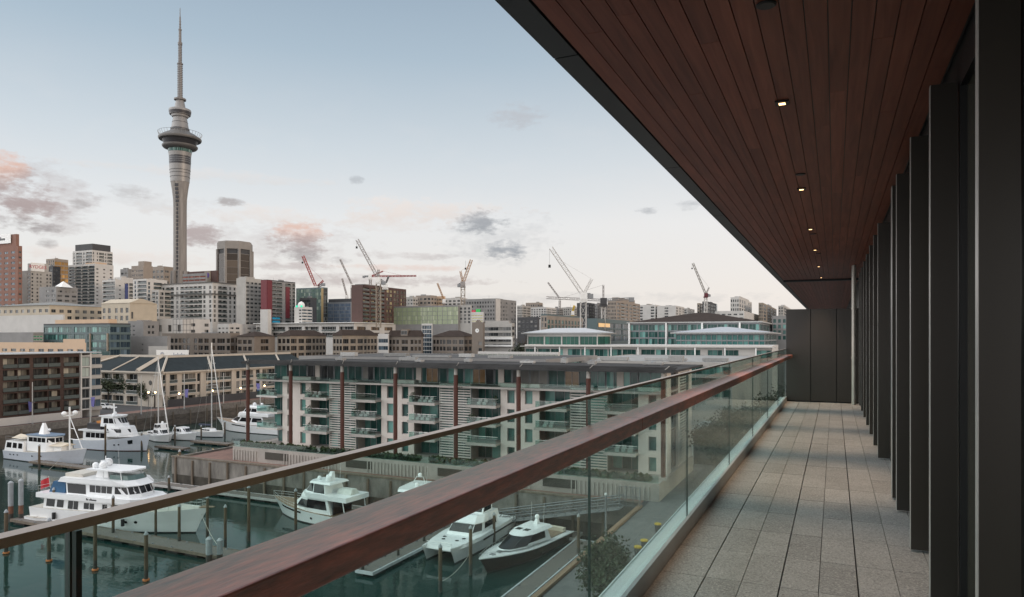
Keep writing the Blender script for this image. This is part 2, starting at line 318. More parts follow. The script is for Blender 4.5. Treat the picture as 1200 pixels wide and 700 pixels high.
# ================================================================== THE HOTEL BALCONY (local x = v, y = u, z from eye level)
ZF = -1.55; ZC = 1.63
def balcony():
    O = Vector((0, 0, H))
    # floor of large terrazzo-like pavers
    tile = mat('concrete_paver', (.395, .39, .385), .6, var=.12, scale=3, island=.12)
    nt = tile.node_tree; N = nt.nodes; L = nt.links; bs = N['Principled BSDF']; src = bs.inputs['Base Color'].links[0].from_socket
    tc = N.new('ShaderNodeTexCoord'); last = src
    for sc, thr, colr, amt in ((62, .60, (.62, .60, .57, 1), .75), (88, .58, (.10, .09, .085, 1), .45), (34, .64, (.16, .15, .14, 1), .25)):
        nz = N.new('ShaderNodeTexNoise'); nz.inputs['Scale'].default_value = sc; nz.inputs['Detail'].default_value = 2; L.new(tc.outputs['Object'], nz.inputs['Vector'])
        mr = N.new('ShaderNodeMapRange'); mr.inputs[1].default_value = thr-.05; mr.inputs[2].default_value = thr+.03; mr.inputs[4].default_value = amt; L.new(nz.outputs[0], mr.inputs[0])
        mx = N.new('ShaderNodeMix'); mx.data_type = 'RGBA'; L.new(mr.outputs[0], mx.inputs[0]); L.new(last, mx.inputs[6]); mx.inputs[7].default_value = colr; last = mx.outputs[2]
    L.new(last, bs.inputs['Base Color'])
    m = MB(); xs = [-1.043, -.761, -.5355, -.31, -.089, .132, .357, .58, .80]; g = .0022
    for i in range(len(xs)-1):
        for k in range(-5, 28):
            gl = .0045 if i in (1, 3, 5) else g; gr = .0045 if i+1 in (1, 3, 5) else g
            y0 = k*.644+.12; g2 = .0034; dz = rng.uniform(-.0008, .0008)
            m.box(xs[i]+gl, xs[i+1]-gr, y0+g2, y0+.644-g2, ZF-.03, ZF+dz)
    m.box(-1.06, .8, -3.2, 18.2, ZF-.08, ZF-.032, 1)
    tag(m.build('balcony_floor', [tile, black], None, O, -TH), kind='structure')
    # hotel mass with fins, glazing, soffit
    t = thing('hotel_building', 'dark bronze hotel facade with vertical fins and a timber lined overhang', 'building', O, -TH)
    slab = mat('slab_concrete', (.22, .22, .21), .8)
    MB().box(-1.06, .8, -3.2, 18.2, ZF-.6, ZF-.081).build('balcony_slab', slab, t); MB().box(1.1, 22, -3.2, 60, ZG-H, 5).build('wall', slab, t); MB().box(.8, 1.099, -3.2, 18.19, ZF-.6, ZF).build('sill_wall', slab, t); MB().box(.9, 1.099, -3.2, 60, ZC+.24, 5).build('upper_wall', slab, t); MB().box(-1.0, 1.099, 18.2, 60, ZG-H, ZF-.082).build('wing_wall', slab, t)
    wood = bpy.data.materials.new('soffit_cedar'); wood.use_nodes = True
    nt = wood.node_tree; N = nt.nodes; L = nt.links; b = N['Principled BSDF']; b.inputs['Roughness'].default_value = .5; b.inputs['Specular IOR Level'].default_value = .35
    tc = N.new('ShaderNodeTexCoord'); mp = N.new('ShaderNodeMapping'); mp.inputs['Scale'].default_value = (14, .7, 14); L.new(tc.outputs['Object'], mp.inputs[0])
    gi = N.new('ShaderNodeNewGeometry'); off = N.new('ShaderNodeVectorMath'); off.operation = 'SCALE'; off.inputs[0].default_value = (17, 31, 5); L.new(gi.outputs['Random Per Island'], off.inputs['Scale'])
    av = N.new('ShaderNodeVectorMath'); L.new(mp.outputs[0], av.inputs[0]); L.new(off.outputs[0], av.inputs[1])
    nz = N.new('ShaderNodeTexNoise'); nz.inputs['Scale'].default_value = 1.6; nz.inputs['Detail'].default_value = 7; nz.inputs['Distortion'].default_value = .6; L.new(av.outputs[0], nz.inputs['Vector'])
    cr = N.new('ShaderNodeValToRGB'); cr.color_ramp.elements[0].position = .3; cr.color_ramp.elements[1].position = .72
    cr.color_ramp.elements[0].color = (.175, .050, .029, 1); cr.color_ramp.elements[1].color = (.31, .096, .058, 1); L.new(nz.outputs[0], cr.inputs[0])
    mr = N.new('ShaderNodeMapRange'); mr.inputs[3].default_value = .85; mr.inputs[4].default_value = 1.13; L.new(gi.outputs['Random Per Island'], mr.inputs[0])
    mx = N.new('ShaderNodeVectorMath'); mx.operation = 'SCALE'; L.new(cr.outputs[0], mx.inputs[0]); L.new(mr.outputs[0], mx.inputs['Scale']); L.new(mx.outputs[0], b.inputs['Base Color'])
    m = MB(); w = .1087
    for i in range(18):
        x0 = -1.335+i*w; y = -3.2+rng.uniform(0, 1.5)-1.5
        while y < 21.5:
            y1 = min(y+rng.choice([2.4, 3.6, 4.8]), 21.55)
            m.box(x0+.003, x0+w-.003, max(y, -3.2), y1-.0012, ZC+rng.uniform(0, .0012), ZC+.02); y = y1
        m.box(x0+.003, x0+w-.003, 21.80, 75, ZC, ZC+.02)
    so = m.build('soffit_boards', wood, t)
    MB().box(-1.34, .62, 21.61, 21.78, ZC-.05, ZC+.02).build('soffit_joint', black, t)
    m = MB(); ys = [-3.2, .89, 3.82, 6.75, 9.68, 12.6, 15.5, 18.5, 21.4, 24.3, 27.2, 30.2, 33.1, 36, 40, 45, 50, 55, 60, 65, 70, 75]
    for a, c in zip(ys, ys[1:]): m.box(-1.49, -1.345, a+.006, c-.006, ZC-.004, ZC+.24)
    m.box(-1.48, .75, -3.2, 75, ZC+.021, ZC+.23)
    m.build('fascia', mat('fascia_metal', (.022, .025, .026), .4, .3, var=.1), t)
    # window wall behind the fins
    wg = glassmat('hotel_window_glass', (.045, .043, .034), (.26, .22, .15), rough=.04)
    m = MB(); gl = MB(); FU = [-2.2, -.6, .95, 2.0, 3.17, 4.64, 5.78, 7.04, 7.56, 9.98, 11.1, 12.35, 13.6, 14.9, 16.2, 17.4]
    for ya, yb in zip(FU, FU[1:]):
        gl.quad((.675, ya+.10, ZF+.05), (.675, yb-.02, ZF+.05), (.675, yb-.02, ZC-.22), (.675, ya+.10, ZC-.22))
        m.box(.64, .70, ya-.025, ya+.10, ZF, ZC-.05)
    m.box(.64, .70, -3.2, 20, ZC-.22, ZC+.02).box(.635, .70, -3.2, 20, ZF+.001, ZF+.07).box(.66, .79, 18.2, 75, ZG-H+6, ZC+.2).box(.70, .80, -3.2, 18.2, ZC-.2, ZC+.2)
    m.build('window_frame', black, t); gl.build('window_glass', wg, t)
    fin = mat('fin_bronze', (.031, .027, .023), .30, .0, var=.12, scale=.8, stretch=(1, 1, .15))
    FU = [3.17, 4.64, 5.78, 7.04, 7.56, 9.98, 11.1, 12.35, 13.6, 14.9, 16.2, 17.4]; glintm = mat('pale_edge_glint', (.46, .45, .43), .35, .4, var=.05)
    for i, u0 in enumerate(FU):
        m = MB(); dpt = .132; th = .055 if i != 4 else .14; zt = 1.44 if i else 1.6; zb = ZF+(.02 if i else 0)
        m.box(.50, .50+dpt, u0, u0+th, zb, zt)
        f = m.build('fin', fin, t)
        MB().box(.4965, .4995, u0-.001, u0+(.053 if i != 4 else .14), zb, zt).build('fin_edge_glint', glintm, f)  # sky glint on fin edges painted as pale strips; wide one is a jamb
    # balustrade
    t = thing('balustrade', 'frameless glass balustrade with a broad red brown timber handrail', 'balustrade', O, -TH)
    VG = -1.08
    pane = clearglass('balustrade_glass', (.80, .90, .87), .5, veil=.016)
    js = [-1.78, .695, 3.235, 5.71, 8.2, 10.7, 13.2, 15.7, 18.3]
    for a, c in zip(js, js[1:]):
        o = MB().box(VG-.006, VG+.006, a+.005, c-.005, -1.455, -.30).build('glass_panel', pane, t)
        eg = MB().box(VG-.0065, VG+.0065, a+.0012, a+.0048, -1.455, -.30).build('panel_edge', mat('glass_edge', (.01, .03, .025), .2), o)
    rail = mat('handrail_timber', (.40, .10, .058), .34, var=.6, scale=2.2, stretch=(26, 4, 26), bump=.22, detail=10, spec=.8)
    rb = rail.node_tree.nodes['Principled BSDF']; rb.inputs['Coat Weight'].default_value = 1.0; rb.inputs['Coat Roughness'].default_value = .5; rb.inputs['Coat IOR'].default_value = 1.85
    for a, c in ((-1.3, 3.578), (3.582, 9.6), (9.604, 17.9)):
        o = MB().box(VG+.012, -.904, a, c, -.487, -.421).build('handrail', rail, t)
        bv = o.modifiers.new('bevel', 'BEVEL'); bv.width = .005; bv.segments = 2
    bz = mat('bronze_cap', (.60, .47, .38), .32, 1.0, var=.10, scale=3)
    o = MB().box(VG-.016, VG+.014, -1.3, 18.3, -.299, -.284).build('top_rail', bz, t)
    MB().box(-1.0895, -1.0715, -1.3, 18.3, -1.56, -1.457).build('base_channel', black, t)
    kerb = mat('kerb_metal', (.42, .43, .43), .5, .1, var=.12)
    MB().box(-1.069, -1.044, -1.3, 18.3, ZF-.03, -1.43).build('kerb', kerb, t)
    led = mat('ledge_aluminium', (.74, .79, .79), .4, .0, var=.06)
    MB().box(-1.20, -1.092, -1.3, 18.3, -1.52, -1.470).box(-1.21, -1.2005, -1.3, 18.3, -1.9, -1.464).build('outer_ledge', led, t)
    t = thing('glass_joint_post', 'slim dark post standing outside the glass at the left edge', 'post', O+uv(-1.11, .727, 0), -TH)
    MB().box(-.012, .012, -.0048, .0048, -1.469, -.31).build('post', black, t); MB().box(-.03, .03, -.05, .05, -1.4695, -1.455).build('base_plate', black, t)
    # privacy screen at the far end
    t = thing('privacy_screen', 'dark bronze metal privacy screen closing the far end of the balcony', 'screen', O+uv(-1.05, 18.05, 0), -TH)
    for a, c in ((0, .525), (.540, 1.085), (1.10, 1.62)):
        MB().box(a, c, 0, .05, ZF+.03, .66).build('panel', fin, t)
    MB().box(-.01, 1.63, .055, .10, ZF, .665).build('frame', black, t)
    t = thing('downpipe', 'pale metal downpipe running floor to ceiling beside the privacy screen', 'pipe', O+uv(.40, 17.75, 0))
    pm = mat('pipe_metal', (.42, .40, .36), .4, .5)
    MB().tube([(0, 0, ZF), (0, 0, ZC)], .05, 12).build('pipe', pm, t, smooth=True)
    for z in (-.5, .62): MB().tube([(0, 0, z), (0, 0, z+.05)], .058, 12).build('pipe_clamp', pm, t, smooth=True)
    # downlights and ceiling speakers
    VL = -.33; first = None
    disc = mat('lamp_face', (1, .9, .7), .5, emit=(1.0, .62, .28), estr=3)
    for i, py in enumerate((119.5, 221, 268, 292.5, 312, 325)):
        Y = F*ZC/(HOR-py); u = (Y+VL*ST)/CT
        lab = ['nearest lit square downlight in the timber soffit', 'second lit downlight along the timber soffit', 'third lit downlight along the timber soffit',
               'fourth lit downlight along the timber soffit', 'fifth lit downlight along the timber soffit', 'farthest small lit downlight in the timber soffit'][i]
        if first is None:
            first = t = thing('downlight', lab, 'downlight', O+uv(VL, u, 0), -TH, 'downlights in the soffit')
            MB().box(-.045, .045, -.045, .045, ZC-.014, ZC-.002).build('trim', black, t)
            MB().box(-.021, .021, -.021, .021, ZC-.0165, ZC-.0145).build('lamp', disc, t)
        else:
            t = copy_tree(first); t['label'] = lab; t.location = O+uv(VL, u, 0)
        ld = bpy.data.lights.new('downlight_lamp', 'SPOT'); ld.energy = 62; ld.spot_size = R(56); ld.spot_blend = .8; ld.color = (1.0, .70, .46); ld.shadow_soft_size = .04
        lo = bpy.data.objects.new('lamp_light', ld); COL.objects.link(lo); lo.parent = t; lo.location = (0, 0, ZC-.03)
    first = None
    for i, (px, py) in enumerate(((898, 5), (938, 204), (953, 274), (959, 297))):
        Y = F*ZC/(HOR-py); v = (px-978)*Y*CT/F; u = (Y+v*ST)/CT
        lab = ['round black ceiling speaker nearest the camera', 'round black ceiling speaker just before the second downlight', 'round black ceiling speaker after the third downlight', 'farthest round black ceiling speaker'][i]
        if first is None:
            first = t = thing('ceiling_speaker', lab, 'speaker', O+uv(v, u, 0), -TH, 'round speakers in the soffit')
            MB().lathe([(.048, ZC-.001), (.048, ZC-.006), (.044, ZC-.008)], 24).build('trim_ring', black, t); MB().lathe([(.043, ZC-.0085), (.04, ZC-.011), (.01, ZC-.0112)], 24).build('grille', grey if False else black, t)
        else:
            t = copy_tree(first); t['label'] = lab; t.location = O+uv(v, u, 0)
balcony()
# ================================================================== BUILDINGS: generator
WIN = {}
def winmesh(kind, w, h, gm, fm):
    key = (kind, round(w, 1), round(h, 1), gm.name, fm.name)
    if key in WIN: return WIN[key]
    w, h = key[1], key[2]; m = MB(); t = min(.09, w*.06)
    if kind == 'b':                                     # recessed balcony: slab, back glazing, rail panel
        n = max(2, int(w/1.6))
        for k in range(n):
            m.quad((w*k/n+.05, 1.1, .12), (w*(k+1)/n-.05, 1.1, .12), (w*(k+1)/n-.05, 1.1, h-.05), (w*k/n+.05, 1.1, h-.05), 1)
        m.box(0, w, 1.12, 1.2, 0, h, 0); m.box(0, w, -.25, 1.1, 0, .1, 0)
        m.box(0, w, -.2, -.16, .12, 1.0, 2); m.box(0, w, -.22, -.14, 1.0, 1.06, 0)
    else:
        n = max(1, int(round(w/1.5))) if kind == 'w' else max(1, int(round(w/1.4)))
        m.box(0, t, 0, .06, 0, h).box(w-t, w, 0, .06, 0, h).box(t, w-t, 0, .06, 0, t).box(t, w-t, 0, .06, h-t, h)
        for k in range(n):
            a, c = t+(w-2*t)*k/n, t+(w-2*t)*(k+1)/n
            m.quad((a, .05, t), (c, .05, t), (c, .05, h-t), (a, .05, h-t), 1)
            if k: m.box(a-t*.4, a+t*.4, 0.005, .045, t, h-t)
    rail = mat('balcony_glass', (.085, .10, .095), .12, var=.1)
    WIN[key] = (m, m.mesh('window_mesh', [fm, gm, rail])); return WIN[key]
KN = {'w': 'window', 'b': 'balcony', 'g': 'glazing', 'c': 'window'}
class FS:                                               # a facade: column pattern x rows of openings
    def __init__(s, pat, rows, fh=.6, fw=.62, mt=.25, gm=None, fm=None, rec=.18, ledge=None, sill=.25, skip=()):
        s.pat = pat; s.rows = rows; s.fh = fh; s.fw = fw; s.mt = mt; s.gm = gm or G_DK; s.fm = fm or grey; s.rec = rec; s.ledge = ledge; s.sill = sill; s.skip = skip
def facade(m, wl, org, rz, W, z0, z1, zv, fs, lm=1):
    """adds wall quads to m and (kind, mesh, matrix) windows to wl; local s runs along the wall, outside is -y"""
    Mx = Matrix.Translation(org) @ Matrix.Rotation(rz, 4, 'Z')
    def q(a, b, c, d, mi=0): m.quad(*(Mx @ Vector(p) for p in (a, b, c, d)), mi)
    if fs is None:
        q((0, 0, z0), (W, 0, z0), (W, 0, z1), (0, 0, z1)); return
    tot = sum(w for _, w in fs.pat); cols = []; s0 = 0
    for k, w in fs.pat:
        cw = W*w/tot
        if k != '.':
            f = fs.fw if k in 'wc' else .94
            cols.append((k, s0+cw*(1-f)/2, s0+cw*(1+f)/2))
        s0 += cw
    pitch = (z1-zv)/(fs.rows+fs.mt); zt = z1-pitch*fs.mt
    top = z1
    for r in range(fs.rows):
        fl = zt-pitch*(r+1); oa = fl+pitch*fs.sill*(1 if fs.fh+fs.sill <= 1 else 0); ob = min(oa+pitch*fs.fh, fl+pitch-.05)
        q((0, 0, ob), (W, 0, ob), (W, 0, top), (0, 0, top)); x = 0
        for ci, (k, a, b) in enumerate(cols):
            if (ci, r) in fs.skip: continue
            d = fs.rec if k != 'b' else 0.02
            q((x, 0, oa), (a, 0, oa), (a, 0, ob), (x, 0, ob)); x = b
            dd = d if k != 'b' else 1.22
            q((a, 0, oa), (a, dd, oa), (a, dd, ob), (a, 0, ob)); q((b, dd, oa), (b, 0, oa), (b, 0, ob), (b, dd, ob))
            q((a, 0, oa), (b, 0, oa), (b, dd, oa), (a, dd, oa)); q((a, dd, ob), (b, dd, ob), (b, 0, ob), (a, 0, ob))
            w_, h_ = round(b-a, 1), round(ob-oa, 1)
            mm = winmesh(k, b-a, ob-oa, fs.gm, fs.fm)
            wl.append((KN[k], mm, Mx @ Matrix.Translation((a, d if k != 'b' else .01, oa)) @ Matrix.Diagonal(((b-a)/w_ if w_ else 1, 1, (ob-oa)/h_ if h_ else 1, 1)), [fs.fm, fs.gm, MATS['balcony_glass']]))
        q((x, 0, oa), (W, 0, oa), (W, 0, ob), (x, 0, ob)); top = oa
        if fs.ledge:
            p, t = fs.ledge; vs = [Mx @ Vector((x_, y_, z_)) for z_ in (fl-t/2, fl+t/2) for y_ in (-p, -.003) for x_ in (0, W)]
            m.add(vs, [(0, 2, 3, 1), (4, 5, 7, 6), (0, 1, 5, 4), (2, 6, 7, 3), (0, 4, 6, 2), (1, 3, 7, 5)], lm)
    q((0, 0, z0), (W, 0, z0), (W, 0, top), (0, 0, top))
def setwins(root, wl):
    cnt = {}
    rest = {}
    for k, (mb, me), M, ms in wl:
        cnt[k] = cnt.get(k, 0)+1
        if cnt[k] <= 95:
            o = put(k, me, root); o.matrix_local = M
        else: rest.setdefault((k, tuple(x.name for x in ms)), (MB(), ms))[0]._mg(mb, M)
    by = {}
    for (k, _), (mb, ms) in rest.items():
        o = mb.build(k+'_rows', ms, root); o['kind'] = 'stuff'
class Bld: pass
def block(name, label, x0, xc, x1, ytop, Y, front=None, right=None, wall=None, yvis=380, alpha=TH, depth=None, zb=ZG, roof=None, parapet=.7, cat='building', group=None, trim=None, flat=True):
    X, tx0, tx1 = (xc-600)/F*Y, (x0-600)/F, (x1-600)/F; ca, sa = math.cos(alpha), math.sin(alpha)
    a = (X-tx0*Y)/(ca+tx0*sa); b = (tx1*Y-X)/(sa-tx1*ca) if x1 > xc else (depth or 16)
    if depth and x1 > xc: pass
    zt = H-(ytop-HOR)/F*Y; zv = max(zb, H-(yvis-HOR)/F*Y)
    root = thing(name, label, cat, (X, Y, 0), -alpha, group)
    wall = wall or concrete; roof = roof or mat('roof_membrane', (.10, .10, .10), 1.0, spec=.15, var=.25, scale=.3); trim = trim or wall
    m = MB(); wl = []
    facade(m, wl, (-a, 0, 0), 0, a, zb, zt, zv, front); facade(m, wl, (0, 0, 0), math.pi/2, b, zb, zt, zv, right)
    m.quad((-a, b, zb), (-a, 0, zb), (-a, 0, zt), (-a, b, zt)); m.quad((0, b, zb), (-a, b, zb), (-a, b, zt), (0, b, zt))
    p = parapet
    if flat:
        m.quad((-a, 0, zt), (0, 0, zt), (0, 0, zt+p), (-a, 0, zt+p), 1) if p else None
        if p:
            m.quad((0, 0, zt), (0, b, zt), (0, b, zt+p), (0, 0, zt+p), 1); m.quad((0, b, zt), (-a, b, zt), (-a, b, zt+p), (0, b, zt+p), 1); m.quad((-a, b, zt), (-a, 0, zt), (-a, 0, zt+p), (-a, b, zt+p), 1)
    m.build('wall', [wall, trim], root)
    if flat: MB().quad((-a, 0, zt+p*.5), (0, 0, zt+p*.5), (0, b, zt+p*.5), (-a, b, zt+p*.5)).build('roof', roof, root)
    setwins(root, wl)
    if flat and Y > 290 and a > 5 and b > 5:
        for k in range(random.choice((1, 2, 2))):
            w_, d_ = random.uniform(.12, .3)*a, random.uniform(.15, .35)*b; x_, y_ = -a*random.uniform(.1, .6), b*random.uniform(.2, .5); h_ = Y/F*random.uniform(1.2, 2.6)
            MB().box(x_-w_, x_, y_, y_+d_, zt+p*.5+.004+k*.003, zt+p*.5+h_).build('plant_room', random.choice((wall, grey, concrete)), root)
        if random.random() < .5: MB().tube([(-a*.4, b*.3, zt), (-a*.4, b*.3, zt+Y/F*random.uniform(3, 6))], Y/F*.12, 4).build('aerial', grey, root)
    B = Bld(); B.root, B.a, B.b, B.zt, B.p, B.Y = root, a, b, zt, p, Y; B.s = Y/F
    return B
def topbox(B, name, fx0, fx1, fy0, fy1, hpx, m, z0=None):
    z = B.zt+B.p*.5+.003 if z0 is None else z0
    return MB().box(-B.a*(1-fx0), -B.a*(1-fx1), B.b*fy0, B.b*fy1, z, B.zt+hpx*B.s).build(name, m, B.root)
def hip(B, h, m, ov=.5, inset=None, name='roof', ridge=None):
    a, b, z = B.a, B.b, B.zt+.004; i = inset if inset is not None else min(a, b)/2*.98
    lo = [(-a-ov, -ov, z), (ov, -ov, z), (ov, b+ov, z), (-a-ov, b+ov, z)]
    hi = [(-a+i, i, z+h), (-i, i, z+h), (-i, b-i, z+h), (-a+i, b-i, z+h)]
    return MB().loft(lo, hi).build(name, m, B.root)
def W(n): return [('w', 1)]*n
def P(s):                                               # 'w w . b2' -> pattern
    out = []
    for t in s.split():
        k = t[0]; n = (float(t) if k == '.' else float(t[1:])) if len(t) > 1 else 1.0; out.append((k, n))
    return out
# ================================================================== THE WATERFRONT APARTMENTS (local x = v, y = u)
def apartments():
    t = thing('apartment_building', 'pale five storey waterfront apartment building with rust red columns and glass balconies', 'building', SH, -TH)
    wl_ = mat('apartment_wall', (.66, .60, .55), .75, var=.07, scale=.4)
    slabm = mat('balcony_slab', (.40, .38, .35), .7, var=.1)
    rust = mat('rust_red_column', (.066, .019, .012), .6, var=.25, scale=1)
    slat = mat('louvre_slat', (.56, .54, .50), .5, var=.05)
    balg = clearglass('balcony_clear_glass', (.80, .90, .88), 1.3)
    U = 96.5; Z0 = 6.9; ST_ = 2.88; VL, VR = -95.0, -21.0
    # podium
    MB().box(-95.5, VR+.3, 90.6, U-.05, ZG, Z0).box(-95.5, VR+.3, U-.05, 114.6, ZG, Z0-.05).build('podium', mat('podium_wall', (.36, .33, .30), .8, var=.15, scale=.6), t)
    for k in range(118):
        v = -95.2+k*.63
        if (k//9) % 3 == 1: continue
        MB().box(v, v+.14, 90.46, 90.597, ZG+.1, Z0-.5).build('podium_rib', slabm, t)
    for v in (-88, -71, -54, -37): MB().box(v, v+5, 90.5, 90.597, ZG+.7, Z0-.5).build('podium_grille', mat('dark_grille', (.06, .055, .045), .8), t)
    MB().box(-95.4, VR+.2, 90.7, 90.73, Z0, Z0+.95).build('terrace_glass', balg, t)
    # floors and back glazing
    m = MB()
    m.box(-90, VR-.4, 99.2, 114.0, Z0-.04, 21.2)
    m.build('core', mat('interior_dark', (.05, .052, .05), .8), t)
    mods = [(-86.5, 'w'), (-76.1, 'l'), (-65.2, 'w'), (-54.2, 'l'), (-43.2, 'w'), (-32.2, 'l')]
    lev = [Z0+ST_*i for i in range(5)]
    wm, lm_ = 3.2, 2.75
    def wallpanel(v0, v1):
        wallm = MB(); W_ = v1-v0; zt = 18.95
        cs = [(W_*.27-.62, W_*.27+.62), (W_*.73-.62, W_*.73+.62)] if W_ > 4 else [(W_*.5-.55, W_*.5+.55)]
        fsx = FS([('.', 1)], 1); top = zt
        q = lambda a, b, c, d: wallm.quad(*[(v0+p[0], U+p[1], p[2]) for p in (a, b, c, d)])
        for i in (3, 2, 1, 0):
            oa, ob = lev[i]+.35, lev[i]+2.35; x = 0
            q((0, 0, ob), (W_, 0, ob), (W_, 0, top), (0, 0, top))
            for a, b in cs:
                q((x, 0, oa), (a, 0, oa), (a, 0, ob), (x, 0, ob)); x = b
                q((a, 0, oa), (a, .35, oa), (a, .35, ob), (a, 0, ob)); q((b, .35, oa), (b, 0, oa), (b, 0, ob), (b, .35, ob))
                q((a, 0, oa), (b, 0, oa), (b, .35, oa), (a, .35, oa)); q((a, .35, ob), (b, .35, ob), (b, 0, ob), (a, 0, ob))
                mb, me = winmesh('w', b-a, ob-oa, G_TEAL, grey); put('window', me, t, (v0+a, U+.3, oa))
            q((x, 0, oa), (W_, 0, oa), (W_, 0, ob), (x, 0, ob)); top = oa
        q((0, 0, Z0), (W_, 0, Z0), (W_, 0, top), (0, 0, top))
        wallm.box(v0, v0+.25, U+.36, 99.1, Z0, zt); wallm.box(v1-.25, v1, U+.36, 99.1, Z0, zt); wallm.quad((v0, U, zt), (v1, U, zt), (v1, 99.1, zt), (v0, 99.1, zt))
        wallm.quad((v0, 99.1, Z0), (v0, U, Z0), (v0, U, zt), (v0, 99.1, zt)); wallm.quad((v1, U, Z0), (v1, 99.1, Z0), (v1, 99.1, zt), (v1, U, zt))
        wallm.build('wall_panel', wl_, t)
    def balc(v0, v1):
        for i in range(0, 4):
            z = lev[i]
            b = MB().box(v0-.05, v1+.05, 94.9 if i else U, 99.0, z-.28, z-.02)
            if i: b.box(v0-.1, v1+.1, 94.6, 94.88, z-.36, z+.06)
            bo = b.build('balcony', slabm, t)
            if i:
                MB().box(v0+.05, v1-.05, 94.95, 94.97, z, z+1.0).box(v0, v0+.02, 94.95, U, z, z+1.0).build('balustrade', balg, bo)
                MB().tube([(v0-.3, 94.9, z+1.06), (v1+.3, 94.9, z+1.06)], .03, 5).tube([(v0-.3, 94.9, z+.75), (v1+.3, 94.9, z+.75)], .015, 4).build('rail', steel, bo)
            mb, me = winmesh('g', v1-v0-.1, 2.5, G_TEAL, grey); put('sliding_door', me, bo, (v0+.05, 98.6, z+.02))
            if i and random.random() < .4:
                px_ = random.choice((v0+.4, v1-.5)); pl = MB().lathe([(.2, z), (.28, z+.5)], 10, (px_, 95.6)).build('plant_pot', grey, bo); lf = MB()
                for _ in range(70):
                    c = Vector((px_, 95.6, z+1.0))+Vector(rng.normal(size=3))*.24; d = Vector(rng.normal(size=3)).normalized(); e = d.orthogonal().normalized()*.13; f_ = d.cross(e)
                    lf.quad(c-e, c-f_*.6, c+e, c+f_*.6)
                lf.build('foliage', mat('pot_leaf', (.04, .065, .028), .8, var=.4, island=.5), pl)
            if i and random.random() < .6:
                f = MB(); x = v0+random.uniform(.6, 1.2)
                for k in range(random.choice((2, 3))):
                    f.box(x, x+.6, 96, 96.6, z, z+.42).box(x, x+.6, 96.55, 96.65, z+.42, z+.9); x += .95
                f.build('chairs', mat('outdoor_furniture', (.45, .44, .42), .8), bo)
    def louv(v0, v1):
        m = MB(); z = Z0+.2
        while z < 18.6: m.box(v0, v1, U-.35, U-.25, z, z+.2); z += .40
        m.box(v0-.06, v0, U-.4, U-.2, Z0, 18.9).box(v1, v1+.06, U-.4, U-.2, Z0, 18.9).build('louvre_screen', slat, t)
    for c, k in mods:
        if k == 'w':
            wallpanel(c-wm, c+wm); balc(c+wm, c+10.85-lm_) if c < -40 else balc(c+wm, c+11-lm_)
            if c > -80: balc(c-10.95+lm_, c-wm)
        else:
            louv(c-lm_, c-.3); louv(c+.3, c+lm_)
            for i in range(4):
                mb, me = winmesh('g', lm_*2, 2.6, G_TEAL, grey); put('window', me, t, (c-lm_, U+.1, lev[i]+.1))
            MB().box(c-lm_, c+lm_, U+.22, 99.1, Z0, 18.6).build('stair_core', slabm, t)
    # right end bay
    balc(-29.4, -25.0); wallpanel(-25.0, VR)
    # corner terraces at the left end
    for i in range(1, 5):
        z = lev[i]; bo = MB().box(-94.6, -89.75, 95.2, 104, z-.34, z-.02).build('corner_terrace', mat('terrace_white', (.62, .60, .57), .7, var=.08), t)
        MB().box(-94.5, -89.8, 95.25, 95.27, z, z+1.0).box(-94.52, -94.5, 95.25, 104, z, z+1.0).build('balustrade', balg, bo)
        MB().tube([(-89.8, 95.2, z+1.05), (-94.5, 95.2, z+1.05), (-94.5, 104, z+1.05)], .03, 5).build('rail', steel, bo)
        mb, me = winmesh('g', 3.0, 2.5, G_TEAL, grey); put('sliding_door', me, bo, (-92.9, 97.9, z))
        if random.random() < .8: MB().box(-93.9, -93.3, 97, 97.6, z, z+.7).box(-92.6, -91.6, 96.4, 97, z, z+.5).build('chairs', mat('outdoor_furniture', (.45, .44, .42), .8), bo)
    mb, me = winmesh('g', 3.0, 2.5, G_TEAL, grey); put('sliding_door', me, t, (-92.7, 98.6, Z0)); MB().box(-92.7, -90, 98.8, 104, Z0, 21.1).build('corner_core', mat('interior_dark', (.05,)*3, .8), t)
    # top storey: set back glazing
    v = -92.6
    while v < VR-1:
        w = min(random.choice((2.4, 3.0, 3.6)), VR-.3-v)
        mb, me = winmesh('g', w-.12, 2.55, random.choice((G_TEAL, G_TEAL, G_DK)), grey); put('window', me, t, (v+.06, 98.0, 18.5)); v += w
    for c in (-83, -62, -47, -28): MB().box(c-.5, c+.5, 97.9, 98.4, 18.42, 21.2).build('top_pier', wl_, t)
    MB().box(-94.6, VR, 95.0, 114.2, 18.1, 18.4).build('terrace_slab', slabm, t)
    MB().box(-89, VR-.1, 95.05, 95.07, 18.42, 19.1).build('terrace_balustrade', balg, t)
    lg = mat('amber_room_glass', (.09, .06, .035), .12, var=.6, scale=1.2, emit=(1.0, .55, .22), estr=.025)
    for v_ in (-60.6, -52.0, -36.5): put('window', winmesh('g', 2.3, 2.4, lg, grey)[1], t, (v_, 97.93, 18.55))
    # lit = mat('lit_room', (.14, .09, .045), .6, emit=(1, .58, .25), estr=.10)
    # end wall facing the street
    for u0, u1 in ((U+.003, 99.2), (104.2, 105.6), (112.6, 115)): MB().box(VR-.5, VR+.003, u0, u1, Z0-2.4, 21.1).build('end_pier', wl_, t)
    m = MB(); z = Z0-1
    while z < 21: m.box(VR-.25, VR-.05, 105.7, 112.5, z, z+.22); z += .42
    m.build('louvre_screen', slat, t)
    for i in range(5):
        for uu in (99.3, 105.8):
            mb, me = winmesh('g', 4.8 if uu < 100 else 6.6, 2.6, G_DK, grey); o = put('window', me, t, (VR-.3, uu, lev[i]+.05)); o.rotation_euler = (0, 0, math.pi/2)
